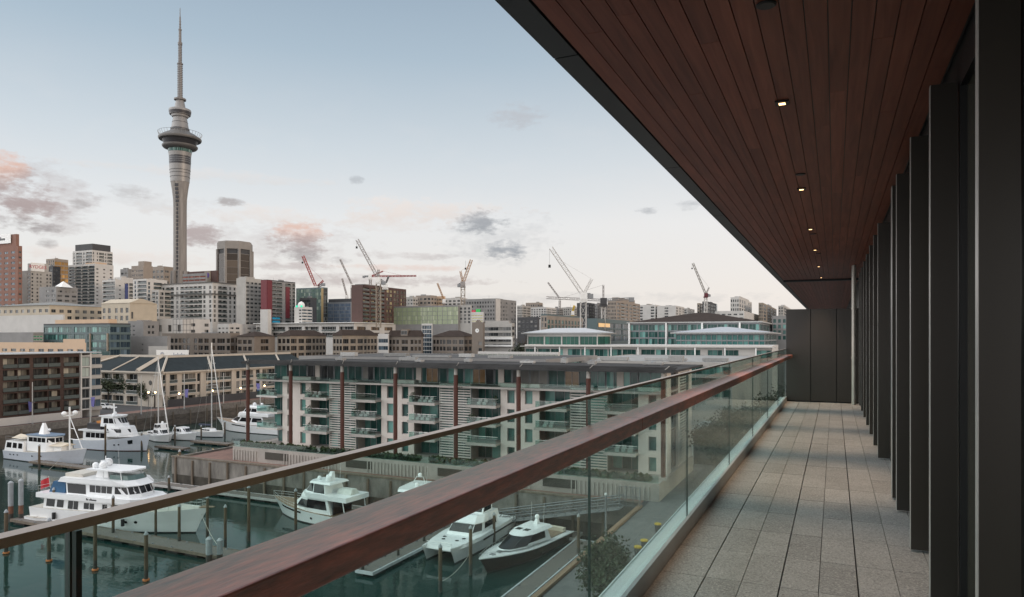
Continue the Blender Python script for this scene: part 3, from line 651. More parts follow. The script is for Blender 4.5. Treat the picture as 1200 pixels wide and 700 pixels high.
    # roof with deep eaves
    rf = mat('roof_grey', (.055, .055, .055), 1.0, spec=.15, var=.35, scale=.2)
    m = MB().box(-95.6, -19.2, 92.6, 115, 21.25, 21.55)
    for k in range(5): m.box(-95.6, -19.2, 92.6+k*.5, 92.9+k*.5, 21.553+.05*k, 21.62+.07*k)
    m.box(-93, -22, 96, 112, 21.552, 21.62)
    ro = m.build('roof', [rf, slabm], t)
    for c in (-94.8, -85, -74, -63.5, -52.5, -42, -31.3, -20.8):
        co = MB().tube([(c, 93.4, Z0), (c, 93.4, 20.2)], .33, 12).build('column', rust, t, smooth=True)
        MB().tube([(c, 93.4, 20.2), (c, 93.4, 21.2)], .28, 10).tube([(c, 93.4, 21.4), (c+1.0, 92.5, 22.1)], .06, 5).box(c-.5, c+.5, 93, 93.8, Z0-.02, Z0+.35).build('column_cap', slabm, co)
        if c > -80: MB().tube([(c, 93.75, 18.2), (c, 95.0, 18.2)], .12, 6).build('bracket', steel, co)
    # planting on the terrace: a hedge of its own
    hm = mat('hedge_leaf', (.045, .065, .028), .9, var=.5, scale=6, island=.5)
    for k, (v0, v1) in enumerate(((-94.5, -78), (-77, -58), (-56, -37), (-35, -22))):
        m = MB()
        for j in range(int((v1-v0)*26)):
            c = Vector((rng.uniform(v0, v1), rng.uniform(91.3, 92.2), Z0+rng.uniform(.05, .55)+.25*math.sin(j))); d = Vector(rng.normal(size=3)).normalized(); e = d.orthogonal().normalized()*.3; f = d.cross(e)
            m.quad(c-e-f, c+e-f, c+e+f, c-e+f)
        o = m.build('hedge', hm, None, SH, -TH); tag(o, ['leafy terrace hedge at the left corner of the column fronted apartments', 'leafy terrace hedge by the third rust red column', 'leafy terrace hedge behind the timber handrail', 'leafy terrace hedge at the gangway end of the podium'][k], 'hedge', 'hedges on the podium terrace')
    # roof clutter: each its own thing
    cl = [(-84, 104, 1.6, 1.2, .5, 'squat grey plant box on the apartment roof above the second red column'), (-72, 107, 3.5, 1.2, .7, 'long pale plant box on the apartment roof above the third bay'), (-66, 103, 1.2, 1.2, .4, 'small low hatch on the apartment roof left of the middle'), (-58, 106, 1.1, 1.1, .6, 'small pale roof hatch in the middle of the apartment roof'),
          (-47, 105, 2.4, 1.0, .45, 'low wide vent housing on the apartment roof'), (-41, 108, 1.0, 1.0, .8, 'little upright vent box on the apartment roof'), (-35, 104, 1.2, 1.0, .6, 'square grey vent box on the apartment roof near the right end'), (-27, 107, 3.0, 1.4, .4, 'flat pale roof unit nearest the right end of the apartment roof')]
    pale_unit = mat('plant_grey', (.34, .34, .33), .7, var=.15, rnd=.4)
    for v, u, a, b, h, lab in cl:
        q = thing('rooftop_unit', lab, 'roof unit', uv(v, u, 21.623), -TH, 'units on the apartment roof')
        MB().box(0, a, 0, b, .12, h).build('housing', pale_unit, q)
        MB().box(.1, .25, .1, b-.1, 0, .118).build('foot', grey, q); MB().box(a-.25, a-.1, .1, b-.1, 0, .118).build('foot', grey, q); MB().lathe([(.4, h+.003), (.4, h+.15), (.3, h+.2)], 12, (a/2, b/2)).build('fan_cowl', grey, q)
apartments()
# ================================================================== THE CITY
brick = mat('red_brick', (.235, .125, .095), .85, var=.10, scale=.3)
sand = mat('sandstone_render', (.20, .168, .140), .85, var=.12, scale=.2)
sandl = mat('pale_sandstone', (.28, .24, .195), .85, var=.12, scale=.2)
beige = mat('beige_stone', (.48, .42, .33), .85, var=.10, scale=.15)
pale = mat('pale_concrete', (.39, .375, .35), .8, var=.14, scale=.15)
palew = mat('white_concrete', (.53, .515, .49), .8, var=.10, scale=.15)
midg = mat('mid_grey_concrete', (.24, .235, .23), .85, var=.15, scale=.15)
dkg = mat('charcoal_cladding', (.055, .056, .06), .7, var=.15, scale=.2)
tan = mat('tan_concrete', (.30, .255, .215), .85, var=.10, scale=.15)
dkbr = mat('dark_brown_cladding', (.085, .045, .038), .7, var=.12, scale=.3)
burg = mat('burgundy_panel', (.14, .020, .028), .6, var=.08)
teal = mat('teal_steel', (.085, .125, .13), .5, var=.12)
bluec = mat('blue_panel', (.045, .065, .19), .6)
hiproof = mat('brown_tile_roof', (.050, .038, .033), 1.0, spec=.15, var=.2, scale=.4)
slate = mat('slate_roof', (.026, .034, .038), .95, spec=.2, var=.2, scale=.5)
wroof = mat('white_metal_roof', (.50, .51, .52), .5, var=.06, scale=.2)
apricot = mat('apricot_render', (.58, .42, .29), .8, var=.06, scale=.2)
orange = mat('orange_paint', (.55, .22, .05), .6)
litwin = mat('lit_window', (.9, .6, .3), .5, emit=(1.0, .62, .28), estr=.2)
# --- left: brown waterfront apartments running along the quay
bw = mat('brown_cladding', (.055, .030, .023), .75, var=.25, scale=.3)
B = block('brown_apartment_building', 'dark brown five storey apartment block on the left quay with pale end tower', -60, -25, 93, 418.5, 164, None,
    FS(P('b3 .6 b2.4 b2 .5 b2.6 b2.2 .5 b3'), 5, .86, mt=.15, sill=.1, gm=glassmat('window_glass_curtain', (.02, .02, .02), (.46, .43, .36)), fm=black), wall=bw, yvis=492, roof=concrete, parapet=.4, depth=14)
ra = B.b
m = MB().box(.003, .5, 0, ra, ZG, ZG+1.9); m.build('base_band', palew, B.root)
MB().box(-B.a, 1.0, -1, ra+5.5, B.zt+.41, B.zt+.65).build('roof_eave', mat('eave_metal', (.40, .42, .44), .5), B.root)
m = MB().box(-3, .6, ra+.01, ra+.35, ZG, B.zt+.38).box(-3, .6, ra+2.5, ra+3.0, ZG, B.zt+.38)
for i in range(6): m.box(-3, .58, ra+.351, ra+2.499, ZG+2.0+i*2.85, ZG+2.3+i*2.85)
m.build('end_tower', palew, B.root)
for i in range(5):
    mb, me = winmesh('g', 2.1, 2.4, glassmat('frosted_glass', (.30, .36, .33), (.42, .47, .43)) if i > 2 else G_DK, grey); o = put('window', me, B.root, (.35, ra+.37, ZG+2.33+i*2.85)); o.rotation_euler = (0, 0, math.pi/2)
m = MB()
for i in range(6): m.box(-3, .2, ra+3.05, ra+6.2, ZG+1.7+i*2.85, ZG+2.6+i*2.85)
m.box(-6, -.6, ra+3.05, ra+6.2, ZG, B.zt).build('end_wing', pale, B.root)
for i in range(5):
    mb, me = winmesh('g', 3.0, 1.9, G_BLU, grey); o = put('window', me, B.root, (-.2, ra+3.1, ZG+2.63+i*2.85)); o.rotation_euler = (0, 0, math.pi/2)
B = block('cream_corner_building', 'cream rendered building with deep square openings between the brown block and the slate roofed hotel', 100, 108, 165, 419, 262, FS(W(1), 4, .7), FS(P('b b . b b'), 4, .7, mt=.3), wall=cream, yvis=470, parapet=.5)
# --- slate roofed hotel, one wing along the quay
v0, u0, u1, dp = -186.0, 149.0, 214.0, 40
t = thing('waterfront_hotel', 'cream three storey hotel with slate hipped roof and arched balconies on the quay', 'building', SH, -TH)
m = MB(); wl = []; ze = 15.2
facade(m, wl, (v0, u0, 0), math.pi/2, u1-u0, ZG, ze, ZG, FS(P('b2 .5 b2 w .4 b2 b2 .5 w b2 .4 b2 b2 .5 b2 w .4 b2'), 3, .8, mt=.12, sill=.08, fm=white))
facade(m, wl, (v0-dp, u0, 0), 0, dp, ZG, ze, ZG, FS(P('b2 b2 .4 b2 b2 .4 b2 . . . .'), 3, .8, mt=.12, sill=.08, fm=white))
m.quad((v0-dp, u1, ZG), (v0-dp, u0, ZG), (v0-dp, u0, ze), (v0-dp, u1, ze)); m.build('wall', cream, t); setwins(t, wl)
m = MB().loft([(v0-dp-.8, u0-.8, ze), (v0+.8, u0-.8, ze), (v0+.8, u1, ze), (v0-dp-.8, u1, ze)], [(v0-dp+8, u0+9, ze+4.2), (v0-9, u0+9, ze+4.2), (v0-9, u1, ze+4.2), (v0-dp+8, u1, ze+4.2)])
rf = m.build('roof', slate, t)
m = MB().box(v0+.5, v0+.9, u0-.9, u1, ze-.35, ze+.12).box(v0-dp, v0+.9, u0-.9, u0-.5, ze-.35, ze+.12).box(v0-dp+8, v0-8.6, u0+9, u0+10, ze+4.1, ze+4.9).box(v0-9.6, v0-8.8, u0+9, u1, ze+4.1, ze+4.8)
for k in (0, 16, 32, 48): m.bar((v0+.6, u0+2+k+(0 if k else -2.5), ze+.25), (v0-9, u0+9+k, ze+4.35), .5)
m.bar((v0-10, u0-.9, ze+.2), (v0-11.5, u0+9.5, ze+4.7), 1.1).bar((v0+.6, u0-.6, ze+.25), (v0-9, u0+9, ze+4.4), .4).bar((v0-dp-.5, u0-.6, ze+.2), (v0-dp+8, u0+9, ze+4.4), .5).bar((v0-22, u0-.7, ze+.2), (v0-22, u0+9, ze+4.4), .35)
m.build('ridge_trim', cream, rf)
m = MB()
for k in range(6): m.box(v0+.01, v0+.45, u0+1+k*12.8, u0+2.2+k*12.8, ZG, ze-.36)
m.build('pilasters', cream, t)
for z in (8.6, 11.9):
    o = MB().lathe([(.75, 0), (.75, .06), (.62, .08), (.6, .03)], 24).build('round_window', G_DK, t, (v0-5.2, u0-.02, z)); o.rotation_euler = (math.pi/2, 0, 0)
MB().box(v0+1.2, v0+1.6, u0+1, u1, ZG, ZG+2.3).build('ground_fence', dkg, t)
# --- things behind the hotel
B = block('grey_gabled_hall', 'grey rendered hall with a low gable and small square vents behind the slate roof', 150, 196, 200, 396, 300, FS(P('. w . .'), 3, .3, fw=.16, mt=.6), None, wall=midg, yvis=420, depth=20)
B = block('gabled_shed', 'small pale shed with a sloping parapet in front of the grey hall', 174, 196, 197, 408, 285, FS(P('. . w .'), 1, .3, fw=.25), None, wall=pale, yvis=422, depth=8)
t = thing('sign_board', 'long white sign board with faint grey lettering on a flat roof edge', 'sign', at(202, 415.5, 270), 0)
MB().box(-6.2, 6.2, 0, .3, -1.9, 1.7).build('board', white, t); m = MB(); m.lathe([(.7, 0), (.7, .05), (.5, .05)], 16); o = m.build('emblem', mat('sign_grey', (.35, .37, .42), .6), t, (-3.9, -.01, .2)); o.rotation_euler = (math.pi/2, 0, 0)
m = MB()
for k in range(9): m.box(.4+k*.5, .72+k*.5, -.03, -.003, -.9, .1+.5*(k % 3 == 0))
m.build('lettering', MATS['sign_grey'], t); m = MB(); m.box(-5, -4.7, .05, .25, -9, -1.9).box(4.7, 5, .05, .25, -9, -1.9).build('support', grey, t)
# --- sandstone row
G_SD = glassmat('sandstone_window_glass', (.012, .013, .014), (.10, .075, .055))
def sandrow(label, x0, xc, x1, ytop, fr, rt, wall, roof=True, Y=330, h=2.8):
    for f_ in (fr, rt):
        if f_: f_.fw = .76; f_.fh = .66; f_.sill = .18; f_.gm = G_SD
    B = block('sandstone_building', label, x0, xc, x1, ytop+(3.2 if roof else 0), Y, fr, rt, wall=wall, yvis=421, group='sandstone offices along the waterfront street', parapet=.8 if not roof else 0, flat=not roof)
    if roof: hip(B, h, hiproof, .6)
    return B
sandrow('wide sandstone office at the left end of the row, flat roofed with grouped windows', 190, 270, 281, 392.5, FS(P('w w w w w w w .8 w w1.4 w1.4 .5 w w2.4 w'), 3, .62, mt=.35), FS(P('w w'), 3, .6, mt=.3), sand, False)
sandrow('sandstone office with a small brown roof and deep corner windows, second in the row', 278, 298, 322, 391, FS(P('w w w .4'), 3, .6, mt=.35), FS(P('. w2 .'), 3, .6), sand, True, 322, 2.2)
sandrow('brown roofed sandstone office with wide windows right of the slim blue banner gap', 325, 340, 382, 390.5, FS(P('w w w'), 3, .6), FS(P('w2 w2 w2 w w w w'), 3, .62), sandl)
sandrow('brown roofed sandstone office with a grey left flank, fourth in the row', 390, 401, 442, 390, FS(P('w w w'), 3, .6, mt=.35), FS(P('w2 w2 w2 w w w w'), 3, .62, mt=.35), sandl)
B = block('white_link_building', 'narrow white link with three strip windows between sandstone offices', 443, 455, 456, 393, 335, FS(P('g'), 3, .55, mt=.3, gm=G_BLU), None, wall=palew, yvis=421)
B = sandrow('symmetrical sandstone office with a raised central bay and brown roof', 455, 494, 496, 391, FS(P('w w w .3 w2.2 .3 w w w'), 3, .58, mt=.35), None, sand)
o = MB().box(-B.a*.60, -B.a*.40, -.5, 2, B.zt+.05, B.zt+3.4).build('central_dormer', sand, B.root)
mb, me = winmesh('w', 3.4, 1.7, G_SD, grey); put('window', me, o, (-B.a*.5-1.7, -.57, B.zt+.9))
B = block('glazed_atrium', 'dark glazed atrium tower with white mullions between sandstone offices', 494, 506, 507, 381, 350, FS(P('g'), 8, .92, mt=.05, sill=.04, gm=G_BLU, fm=white), None, wall=palew, yvis=421)
B = sandrow('long grey flanked sandstone office with a brown roof, left of the clock tower', 507, 544, 558, 391, FS(P('w w w w w1.8 w1.8 w1.8'), 3, .6, mt=.35), FS(P('w w w'), 3, .6, mt=.35), sand)
B = block('clock_tower', 'square sandstone clock tower with a round white clock face', 553, 566, 568, 379.5, 325, FS(P('. w'), 3, .5, mt=2.6), None, wall=sand, yvis=421, cat='clock tower', depth=6)
fc = MB().lathe([(.98, 0), (.98, .12), (.02, .125)], 28).build('clock_face', white, B.root, (-B.a*.52, -.01, B.zt-3.2)); fc.rotation_euler = (math.pi/2, 0, 0)
MB().bar((0, 0, .14), (.1, .62, .14), .1).bar((0, 0, .14), (.45, -.1, .14), .12).build('clock_hands', black, fc)
MB().loft([(-B.a*.7, .2, B.zt+.7), (-B.a*.3, .2, B.zt+.7), (-B.a*.3, 2, B.zt+.7), (-B.a*.7, 2, B.zt+.7)], [(-B.a*.52, .2, B.zt+1.9), (-B.a*.48, .2, B.zt+1.9), (-B.a*.48, 2, B.zt+1.9), (-B.a*.52, 2, B.zt+1.9)]).build('pediment', sand, B.root)
B = block('striped_sign_house', 'small pale yellow striped rooftop house with red and green panels', 552, 566, 567, 367.5, 345, FS(P('g'), 3, .5, mt=.3, gm=glassmat('yellow_stripe', (.50, .46, .22), (.52, .48, .24)), fm=white), None, wall=palew, yvis=378, depth=6)
MB().box(-B.a*.95, -B.a*.65, .2, .5, B.zt+.36, B.zt+1.7).build('red_panel', mat('red_sign', (.6, .05, .08), .5), B.root); MB().box(-B.a*.6, -B.a*.25, .2, .5, B.zt+.36, B.zt+2.2).build('green_panel', mat('green_sign', (.04, .5, .1), .5), B.root)
B = block('white_banded_building', 'low white banded office with strip windows right of the clock tower', 565, 600, 603, 380, 330, FS(P('g'), 4, .62, mt=.4), FS(P('g'), 4, .6), wall=pale, yvis=409, parapet=.5)
MB().box(-B.a-.3, .6, -1.2, -.003, B.zt-7.2, B.zt-6.2).box(-B.a-.3, .6, -1.2, -.003, B.zt-10.6, B.zt-9.8).box(.2, .6, -1.195, -.004, B.zt-9.79, B.zt-7.21).build('white_frame', white, B.root)
topbox(B, 'penthouse', .1, .9, .1, .5, 4, pale)
# --- long white terrace building
B = block('terrace_building', 'long low white building with open terraces behind the sandstone row', 300, 415, 560, 379.5, 420, FS(P('b2 .3 b2 .3 b2 .3 b2 .3 b2 .3 b2'), 2, .8, mt=.3, sill=.06, fm=white), FS(P('w2 w2 w2 w2 w2 w2 .5 w2 w2 w2 w2 w2'), 2, .6, mt=.3, gm=glassmat('brown_window', (.06, .045, .035), (.30, .22, .15))), wall=palew, yvis=396, parapet=.5, trim=pale)
MB().box(-B.a-1, 1, -1.6, B.b*.25, B.zt+.52, B.zt+.9).build('roof_canopy', white, B.root)
B = block('white_low_hall', 'low white clad hall left of the long terrace building', 255, 268, 302, 381, 440, FS(P('w w w'), 2, .4), FS(P('w w . w w'), 2, .45), wall=palew, yvis=392)
B = block('scaffold_yard_building', 'grey low building with white tall panels behind dark scaffolding', 184, 214, 246, 375, 400, FS(P('w .4 w .4 w'), 1, .6, mt=.3, fw=.5), FS(P('. w . w'), 2, .5), wall=palew, yvis=392)
t = thing('scaffold', 'open dark scaffold frame standing before the white tower', 'scaffold', at(215, 385, 380), -TH)
m = MB()
for i in range(7): m.bar((i*2.6-8, 0, -6), (i*2.6-8, 0, 5), .16)
for z in (-4, -1, 2, 5): m.bar((-8, 0, z), (7.6, 0, z), .14)
m.build('scaffold_tubes', dkg, t)
# --- left mid ground
B = block('teal_office', 'dark teal glazed office with projecting floor bands left of the grey hall', 51, 129, 153, 380.5, 290, FS(P('g2 g2 .2 g1.6 .15 g3'), 4, .74, mt=.08, sill=.06, gm=G_TEAL, fm=teal), FS(P('g2 g2'), 4, .74, mt=.08, sill=.06, gm=G_BLU, fm=teal), wall=teal, yvis=417, parapet=.6, trim=dkg)
topbox(B, 'penthouse', .15, .95, .1, .5, 6.5, apricot)
for fx in (.72, .97): MB().box(-B.a*(1-fx)-.3, -B.a*(1-fx)+.3, -.5, -.003, B.zt-11, B.zt-3.6).build('pale_pier', sandl, B.root)
B = block('grey_annex', 'mid grey blank annex building right of the teal office', 150, 168, 186, 378, 320, FS(P('w w . .'), 4, .35), FS(P('. w w .'), 3, .5), wall=midg, yvis=400)
B = block('apricot_terrace_building', 'low apricot building with a square corner block above the brown apartments', -10, 100, 101, 404, 255, FS(P('w w w w w w w w w w'), 1, .34, mt=.1, fw=.6), None, wall=apricot, yvis=416, depth=16)
o = topbox(B, 'corner_block', .78, .995, 0.003, .3, 6.5, apricot)
B = block('white_roof_hall', 'large white hall roof wall behind the apricot building', -20, 74, 76, 370.5, 330, None, None, wall=palew, yvis=385, depth=40, roof=wroof)
B = block('grey_service_block', 'dull grey service block with a green and white stripe sign at left', -10, 39, 51, 391.5, 300, None, FS(P('g'), 3, .5, gm=glassmat('green_stripe', (.03, .22, .12), (.05, .28, .15)), fm=white), wall=midg, yvis=404)
# beige colonnade building and classical hall
B = block('beige_colonnade_building', 'long beige building with a shallow roof and rows of square windows', -10, 58, 121, 357.5, 400, FS(W(10), 2, .5, mt=.35, fw=.5), FS(P('w w w w w w w'), 2, .5, mt=.4, fw=.55), wall=beige, yvis=376, parapet=0, flat=False)
hip(B, 2.6, mat('grey_sheet_roof', (.22, .22, .21), .7, var=.1), .8)
B = block('classical_hall', 'tall beige classical hall with a pedimented end wall', 119, 152, 184, 355, 390, FS(P('w w .3 w w w'), 2, .62, mt=.5, fw=.5), FS(P('w .5 . . . .'), 1, .45, mt=.3, fw=.4), wall=beige, yvis=378, parapet=0, flat=False)
MB().loft([(-B.a-.4, -.3, B.zt), (.4, -.3, B.zt), (.4, B.b, B.zt), (-B.a-.4, B.b, B.zt)], [(-B.a-.4, B.b*.35, B.zt+2.6), (.4, B.b*.35, B.zt+2.6), (.4, B.b*.45, B.zt+2.6), (-B.a-.4, B.b*.45, B.zt+2.6)]).build('roof', beige, B.root)
# --- skyline, left to right
B = block('brick_tower', 'terracotta brick office tower at the far left edge with a white roof sign', -40, 21, 26, 289, 520, FS(P('w2 .3 w .3 w2 .3 w2 .3 w .4 w .5'), 11, .42, mt=.5, fw=.8, gm=G_BLU), FS(P('w'), 11, .4, mt=.5), wall=brick, yvis=360, parapet=.6)
topbox(B, 'plant_room', .3, .96, .1, .8, 15, brick)
o = MB().box(-B.a*.52, -B.a*.12, -.6, -.3, B.zt+3, B.zt+10).build('roof_sign', white, B.root)
m = MB(); m.lathe([(1.5, 0), (1.5, .2), (.2, .2)], 20); q = m.build('sign_disc', mat('navy_paint', (.04, .05, .14), .5), o, (-B.a*.44, -.61, B.zt+6.6)); q.rotation_euler = (math.pi/2, 0, 0)
m = MB()
for k in range(7): m.box(-B.a*.38+k*1.55, -B.a*.38+k*1.55+1.05, -.72, -.603, B.zt+5.4, B.zt+6.9+(1 if k in (0, 3) else 0))
m.build('sign_lettering', dkg, o)
B = block('pale_hotel_tower', 'pale hotel block carrying red lettering on a white roof sign', 22, 36, 61, 318, 560, FS(P('w . w'), 10, .5), FS(P('w .5 w w . w w'), 10, .5, fw=.5), wall=pale, yvis=362)
o = MB().box(.3, .6, 0, B.b*.62, B.zt+.3, B.zt+7).build('roof_sign', white, B.root)
text('sign_lettering', 'RYDGES', 3.7, mat('red_letter', (.45, .03, .05), .5), B.root, (.62, B.b*.31, B.zt+3.7), rz=math.pi/2, ext=.05)
topbox(B, 'plant_room', .2, .9, .3, .9, 10.5, pale)
B = block('dark_stepped_tower', 'dark brown stepped block behind the red lettered hotel', 48, 62, 71, 313, 620, FS(W(3), 8, .4), FS(W(3), 8, .4), wall=dkg, yvis=350)
B = block('glinting_tower', 'dark ribbed tower whose right face glints orange in the low sun', 54, 64, 80, 304, 680, FS(W(4), 12, .75, fw=.5), FS(P('g g g g'), 9, .8, mt=.3, gm=glassmat('orange_glint_glass', (.30, .17, .05), (.75, .42, .13))), wall=tan, yvis=350)  # orange sun glint put into the colour of the right face's glass
B = block('grey_tent_roof_block', 'grey low block topped by a small white pointed tent roof', 46, 66, 91, 337, 470, FS(P('. w w'), 4, .5), FS(P('w w w'), 4, .45, mt=.3), wall=midg, yvis=360)
MB().loft([(-6, 2, B.zt+.4), (2, 2, B.zt+.4), (2, 10, B.zt+.4), (-6, 10, B.zt+.4)], [(-2.1, 5.9, B.zt+4.6), (-1.9, 5.9, B.zt+4.6), (-1.9, 6.1, B.zt+4.6), (-2.1, 6.1, B.zt+4.6)]).build('tent_roof', white, B.root)
B = block('white_tower_upper', 'white residential tower with a charcoal crown rising behind a glassy block', 85, 108, 132, 294, 590, FS(P('w b2 w b2'), 8, .7, mt=.3, fw=.45), FS(P('w .4 w b2 w b2'), 8, .72, mt=.3, fw=.45, fm=white), wall=palew, yvis=326)
topbox(B, 'crown', .12, .995, .02, .9, 8.5, dkg)
B = block('glass_balcony_block', 'broad residential block with glass balconies at left and a white windowed flank', 80, 111, 133, 310, 550, FS(P('b2 b2 b2 b2'), 12, .82, mt=.25, sill=.06, gm=G_BLU), FS(P('w .3 w .3 w'), 10, .36, mt=.6, fw=.4), wall=palew, yvis=357)
topbox(B, 'plant_room', .5, .95, .2, .7, 3, apricot)
B = block('dark_balcony_block', 'small block with dark grey balconies and a white flank', 120, 135, 146, 329, 500, FS(P('b'), 5, .75, mt=.2, fm=dkg), FS(P('. w .'), 5, .3, mt=.5), wall=palew, yvis=357)
B = block('blue_striped_flats', 'white flats with a vertical dark blue stripe', 134, 142, 156, 326, 530, FS(P('w w'), 6, .5, mt=.9), FS(P('b w b'), 6, .7, mt=1.2), wall=palew, yvis=357)
MB().box(.01, .3, B.b*.3, B.b*.55, ZG, B.zt-4).build('blue_stripe', bluec, B.root)
B = block('tan_stepped_tower', 'tan concrete tower with a rooftop box and brown strip windows', 154, 168, 179, 312, 660, FS(P('g'), 6, .4, mt=.5, gm=glassmat('brown_window', (.06, .045, .035), (.30, .22, .15))), None, wall=tan, yvis=345)
topbox(B, 'plant_room', .5, .99, .1, .9, 6, tan)
B = block('dark_roof_block', 'squat grey block half hidden left of the tan tower', 141, 150, 156, 316, 700, FS(W(2), 4, .4), None, wall=midg, yvis=340)
B = block('white_framed_flats', 'white framed flats with dark glass balconies below the tan tower', 156, 172, 196, 328, 480, FS(P('w b2.2'), 6, .72, mt=.2, fw=.35, gm=G_BLU), FS(P('w .4 b2 w'), 6, .7, mt=.5, fw=.4, gm=G_BLU), wall=palew, yvis=358)
B = block('grey_stair_flats', 'grey flats with stacked balconies left of the big white tower', 178, 186, 200, 341, 465, FS(P('b w'), 6, .7), FS(P('w b'), 6, .7), wall=pale, yvis=372)
B = block('tan_far_block', 'plain tan block behind the white framed flats', 178, 192, 206, 313, 720, FS(W(3), 4, .4), FS(W(2), 4, .4), wall=tan, yvis=340)
B = block('white_apartment_tower', 'broad white apartment slab with tight rows of balconies below the needle tower', 189, 249, 277.5, 333, 470, FS(P('w b b .3 w .2 b b b b b w .3 w'), 8, .68, mt=.15, fw=.5, sill=.12), FS(P('w .2 b b .2 w w'), 8, .66, mt=.15, fw=.45, sill=.12), wall=palew, yvis=378, parapet=.9)
MB().box(-B.a*1.01, .5, -.8, -.003, B.zt-7, B.zt-6.2).box(.003, .8, -.8, B.b, B.zt-7, B.zt-6.2).box(-B.a*1.01, .6, -.6, B.b, B.zt+.91, B.zt+1.5).build('cornice', mat('dark_cornice', (.10, .095, .09), .7), B.root)
B = block('blank_flank_slab', 'pale slab with a blank left flank and small windows beside the big white tower', 277, 288, 307, 327, 462, None, FS(P('w w w w'), 11, .5, mt=.4, fw=.7, sill=.2), wall=pale, yvis=381)
topbox(B, 'plant_room', .1, .9, .1, .6, 3, pale)
B = block('dark_logo_building', 'dark brown rooftop building carrying a white panel with a round purple logo', 220, 254, 256, 318, 600, None, None, wall=dkbr, yvis=330, depth=14)
o = MB().box(-B.a*.40, -B.a*.20, -.6, -.1, B.zt-9, B.zt+.4).build('logo_panel', sandl, B.root)
m = MB(); m.lathe([(2.3, 0), (2.3, .2), (.2, .22)], 24); q = m.build('purple_logo', mat('purple_paint', (.075, .035, .22), .5), o, (-B.a*.30, -.61, B.zt-3.2)); q.rotation_euler = (math.pi/2, 0, 0)
B = block('red_stall_roofs', 'low rooftop structure with red and green trim behind the white tower', 214, 241, 243, 321, 590, FS(P('g g g g'), 2, .5, gm=glassmat('red_trim', (.20, .06, .04), (.35, .13, .09))), None, wall=midg, yvis=330, depth=8)
# octagonal tower
t = thing('octagonal_tower', 'broad octagonal brown glass tower with a pale ring crown', 'building', at(275.5, 395, 760), R(12))
r = 19.3*760/F; oc = [(r*math.cos(R(22.5+45*k))*1.0, r*math.sin(R(22.5+45*k))) for k in range(8)]; zt = (HOR-284.5)/F*760
m = MB().prism([(x*1.03, y*1.03) for x, y in oc], zt-8.5, zt-1.5).prism([(x*.98, y*.98) for x, y in oc], zt-1.49, zt).prism([(x*1.0, y*1.0) for x, y in oc], -30, zt-13.5)
for k in range(8):
    x, y = oc[k]; m.bar((x*1.005, y*1.005, -30), (x*1.005, y*1.005, zt-8.51), 2.2)
m.build('wall', mat('grey_tan_concrete', (.27, .25, .23), .85, var=.1, scale=.15), t)
MB().prism([(x*.96, y*.96) for x, y in oc], zt-13.49, zt-8.51).build('dark_belt', dkg, t)
for k in range(8):
    a, c = Vector((*oc[k], 0)), Vector((*oc[(k+1) % 8], 0)); d = (c-a); n = Vector((d.y, -d.x, 0)).normalized(); m = MB(); nfl = 15
    for i in range(nfl):
        z = -20+i*(zt-13.5+20)/nfl
        p, q = a+d*.1-n*-.15+Vector((0, 0, z)), a+d*.9-n*-.15+Vector((0, 0, z)); hh = (zt+6.5)/nfl-.35; m.quad(p, q, q+Vector((0, 0, hh)), p+Vector((0, 0, hh)))
    m.build('glazing', glassmat('bronze_glass', (.035, .026, .020), (.13, .10, .075)), t)
B = block('burgundy_flats', 'grey flats with burgundy vertical panels and stacked balconies', 306, 313, 346, 329, 455, None, FS(P('. b2 b2 . b2 .5 b'), 11, .75, mt=.15, sill=.1), wall=midg, yvis=379, trim=dkg)
MB().box(-B.a, -.003, -.25, -.003, B.zt-26, B.zt+.4).box(.003, .4, 0, B.b*.16, B.zt-26, B.zt+.4).box(.003, .4, B.b*.64, B.b*.78, B.zt-24, B.zt-3).build('burgundy_panel', burg, B.root)
cy = mat('cyan_panel', (.02, .35, .55), .5)
for k in (0, 1, 2): MB().box(.41, .6, B.b*.16, B.b*.42, B.zt-25-k*2.2, B.zt-23.8-k*2.2).build('cyan_band', cy, B.root)
B = block('white_stub_block', 'small plain white block at the foot of the burgundy flats', 305, 314, 318, 364, 440, None, None, wall=palew, yvis=380, depth=8)
B = block('green_glass_tower', 'green mirrored glass tower with a golden sun glint on the right corner', 347, 379, 384, 338, 490, FS(P('g2 g2 g2 g2 g2 g1.4'), 10, .94, mt=.05, sill=.02, gm=glassmat('mirror_green', (.10, .15, .13), (.36, .42, .34), .05), fm=teal, rec=.05), FS(P('g'), 10, .94, mt=.05, sill=.02, gm=G_DK, fm=teal), wall=teal, yvis=380)
MB().box(-1.7, -.05, -.35, -.003, ZG, B.zt).build('glint_corner', mat('gold_sun_glint', (.42, .30, .15), .4, .2), B.root)  # low sun's warm reflection put into a gold coloured corner strip
B = block('dark_wedge_block', 'dark glass wedge in front of the green mirrored tower', 351, 364, 371, 350, 470, FS(P('g'), 8, .9, gm=G_DK, fm=dkg), None, wall=dkg, yvis=380)
B = block('white_grid_block', 'small white gridded building crowned by a dome with green lamps', 345, 354, 366, 361, 440, FS(P('. w'), 5, .5), FS(P('g g'), 5, .62, gm=G_BLU, fm=white), wall=palew, yvis=380)
MB().lathe([(2.1, B.zt+.4), (2.1, B.zt+2.4), (1.5, B.zt+3.4), (.2, B.zt+4.2)], 16, (-2.4, 2)).build('dome', white, B.root)
MB().box(-4.9, -3.9, -.2, .4, B.zt+.4, B.zt+1.6).box(-1.0, 0, -.2, .4, B.zt+.4, B.zt+1.6).build('green_lamps', mat('green_lamp', (.0, .5, .3), .5, emit=(0, .9, .5), estr=.5), B.root)
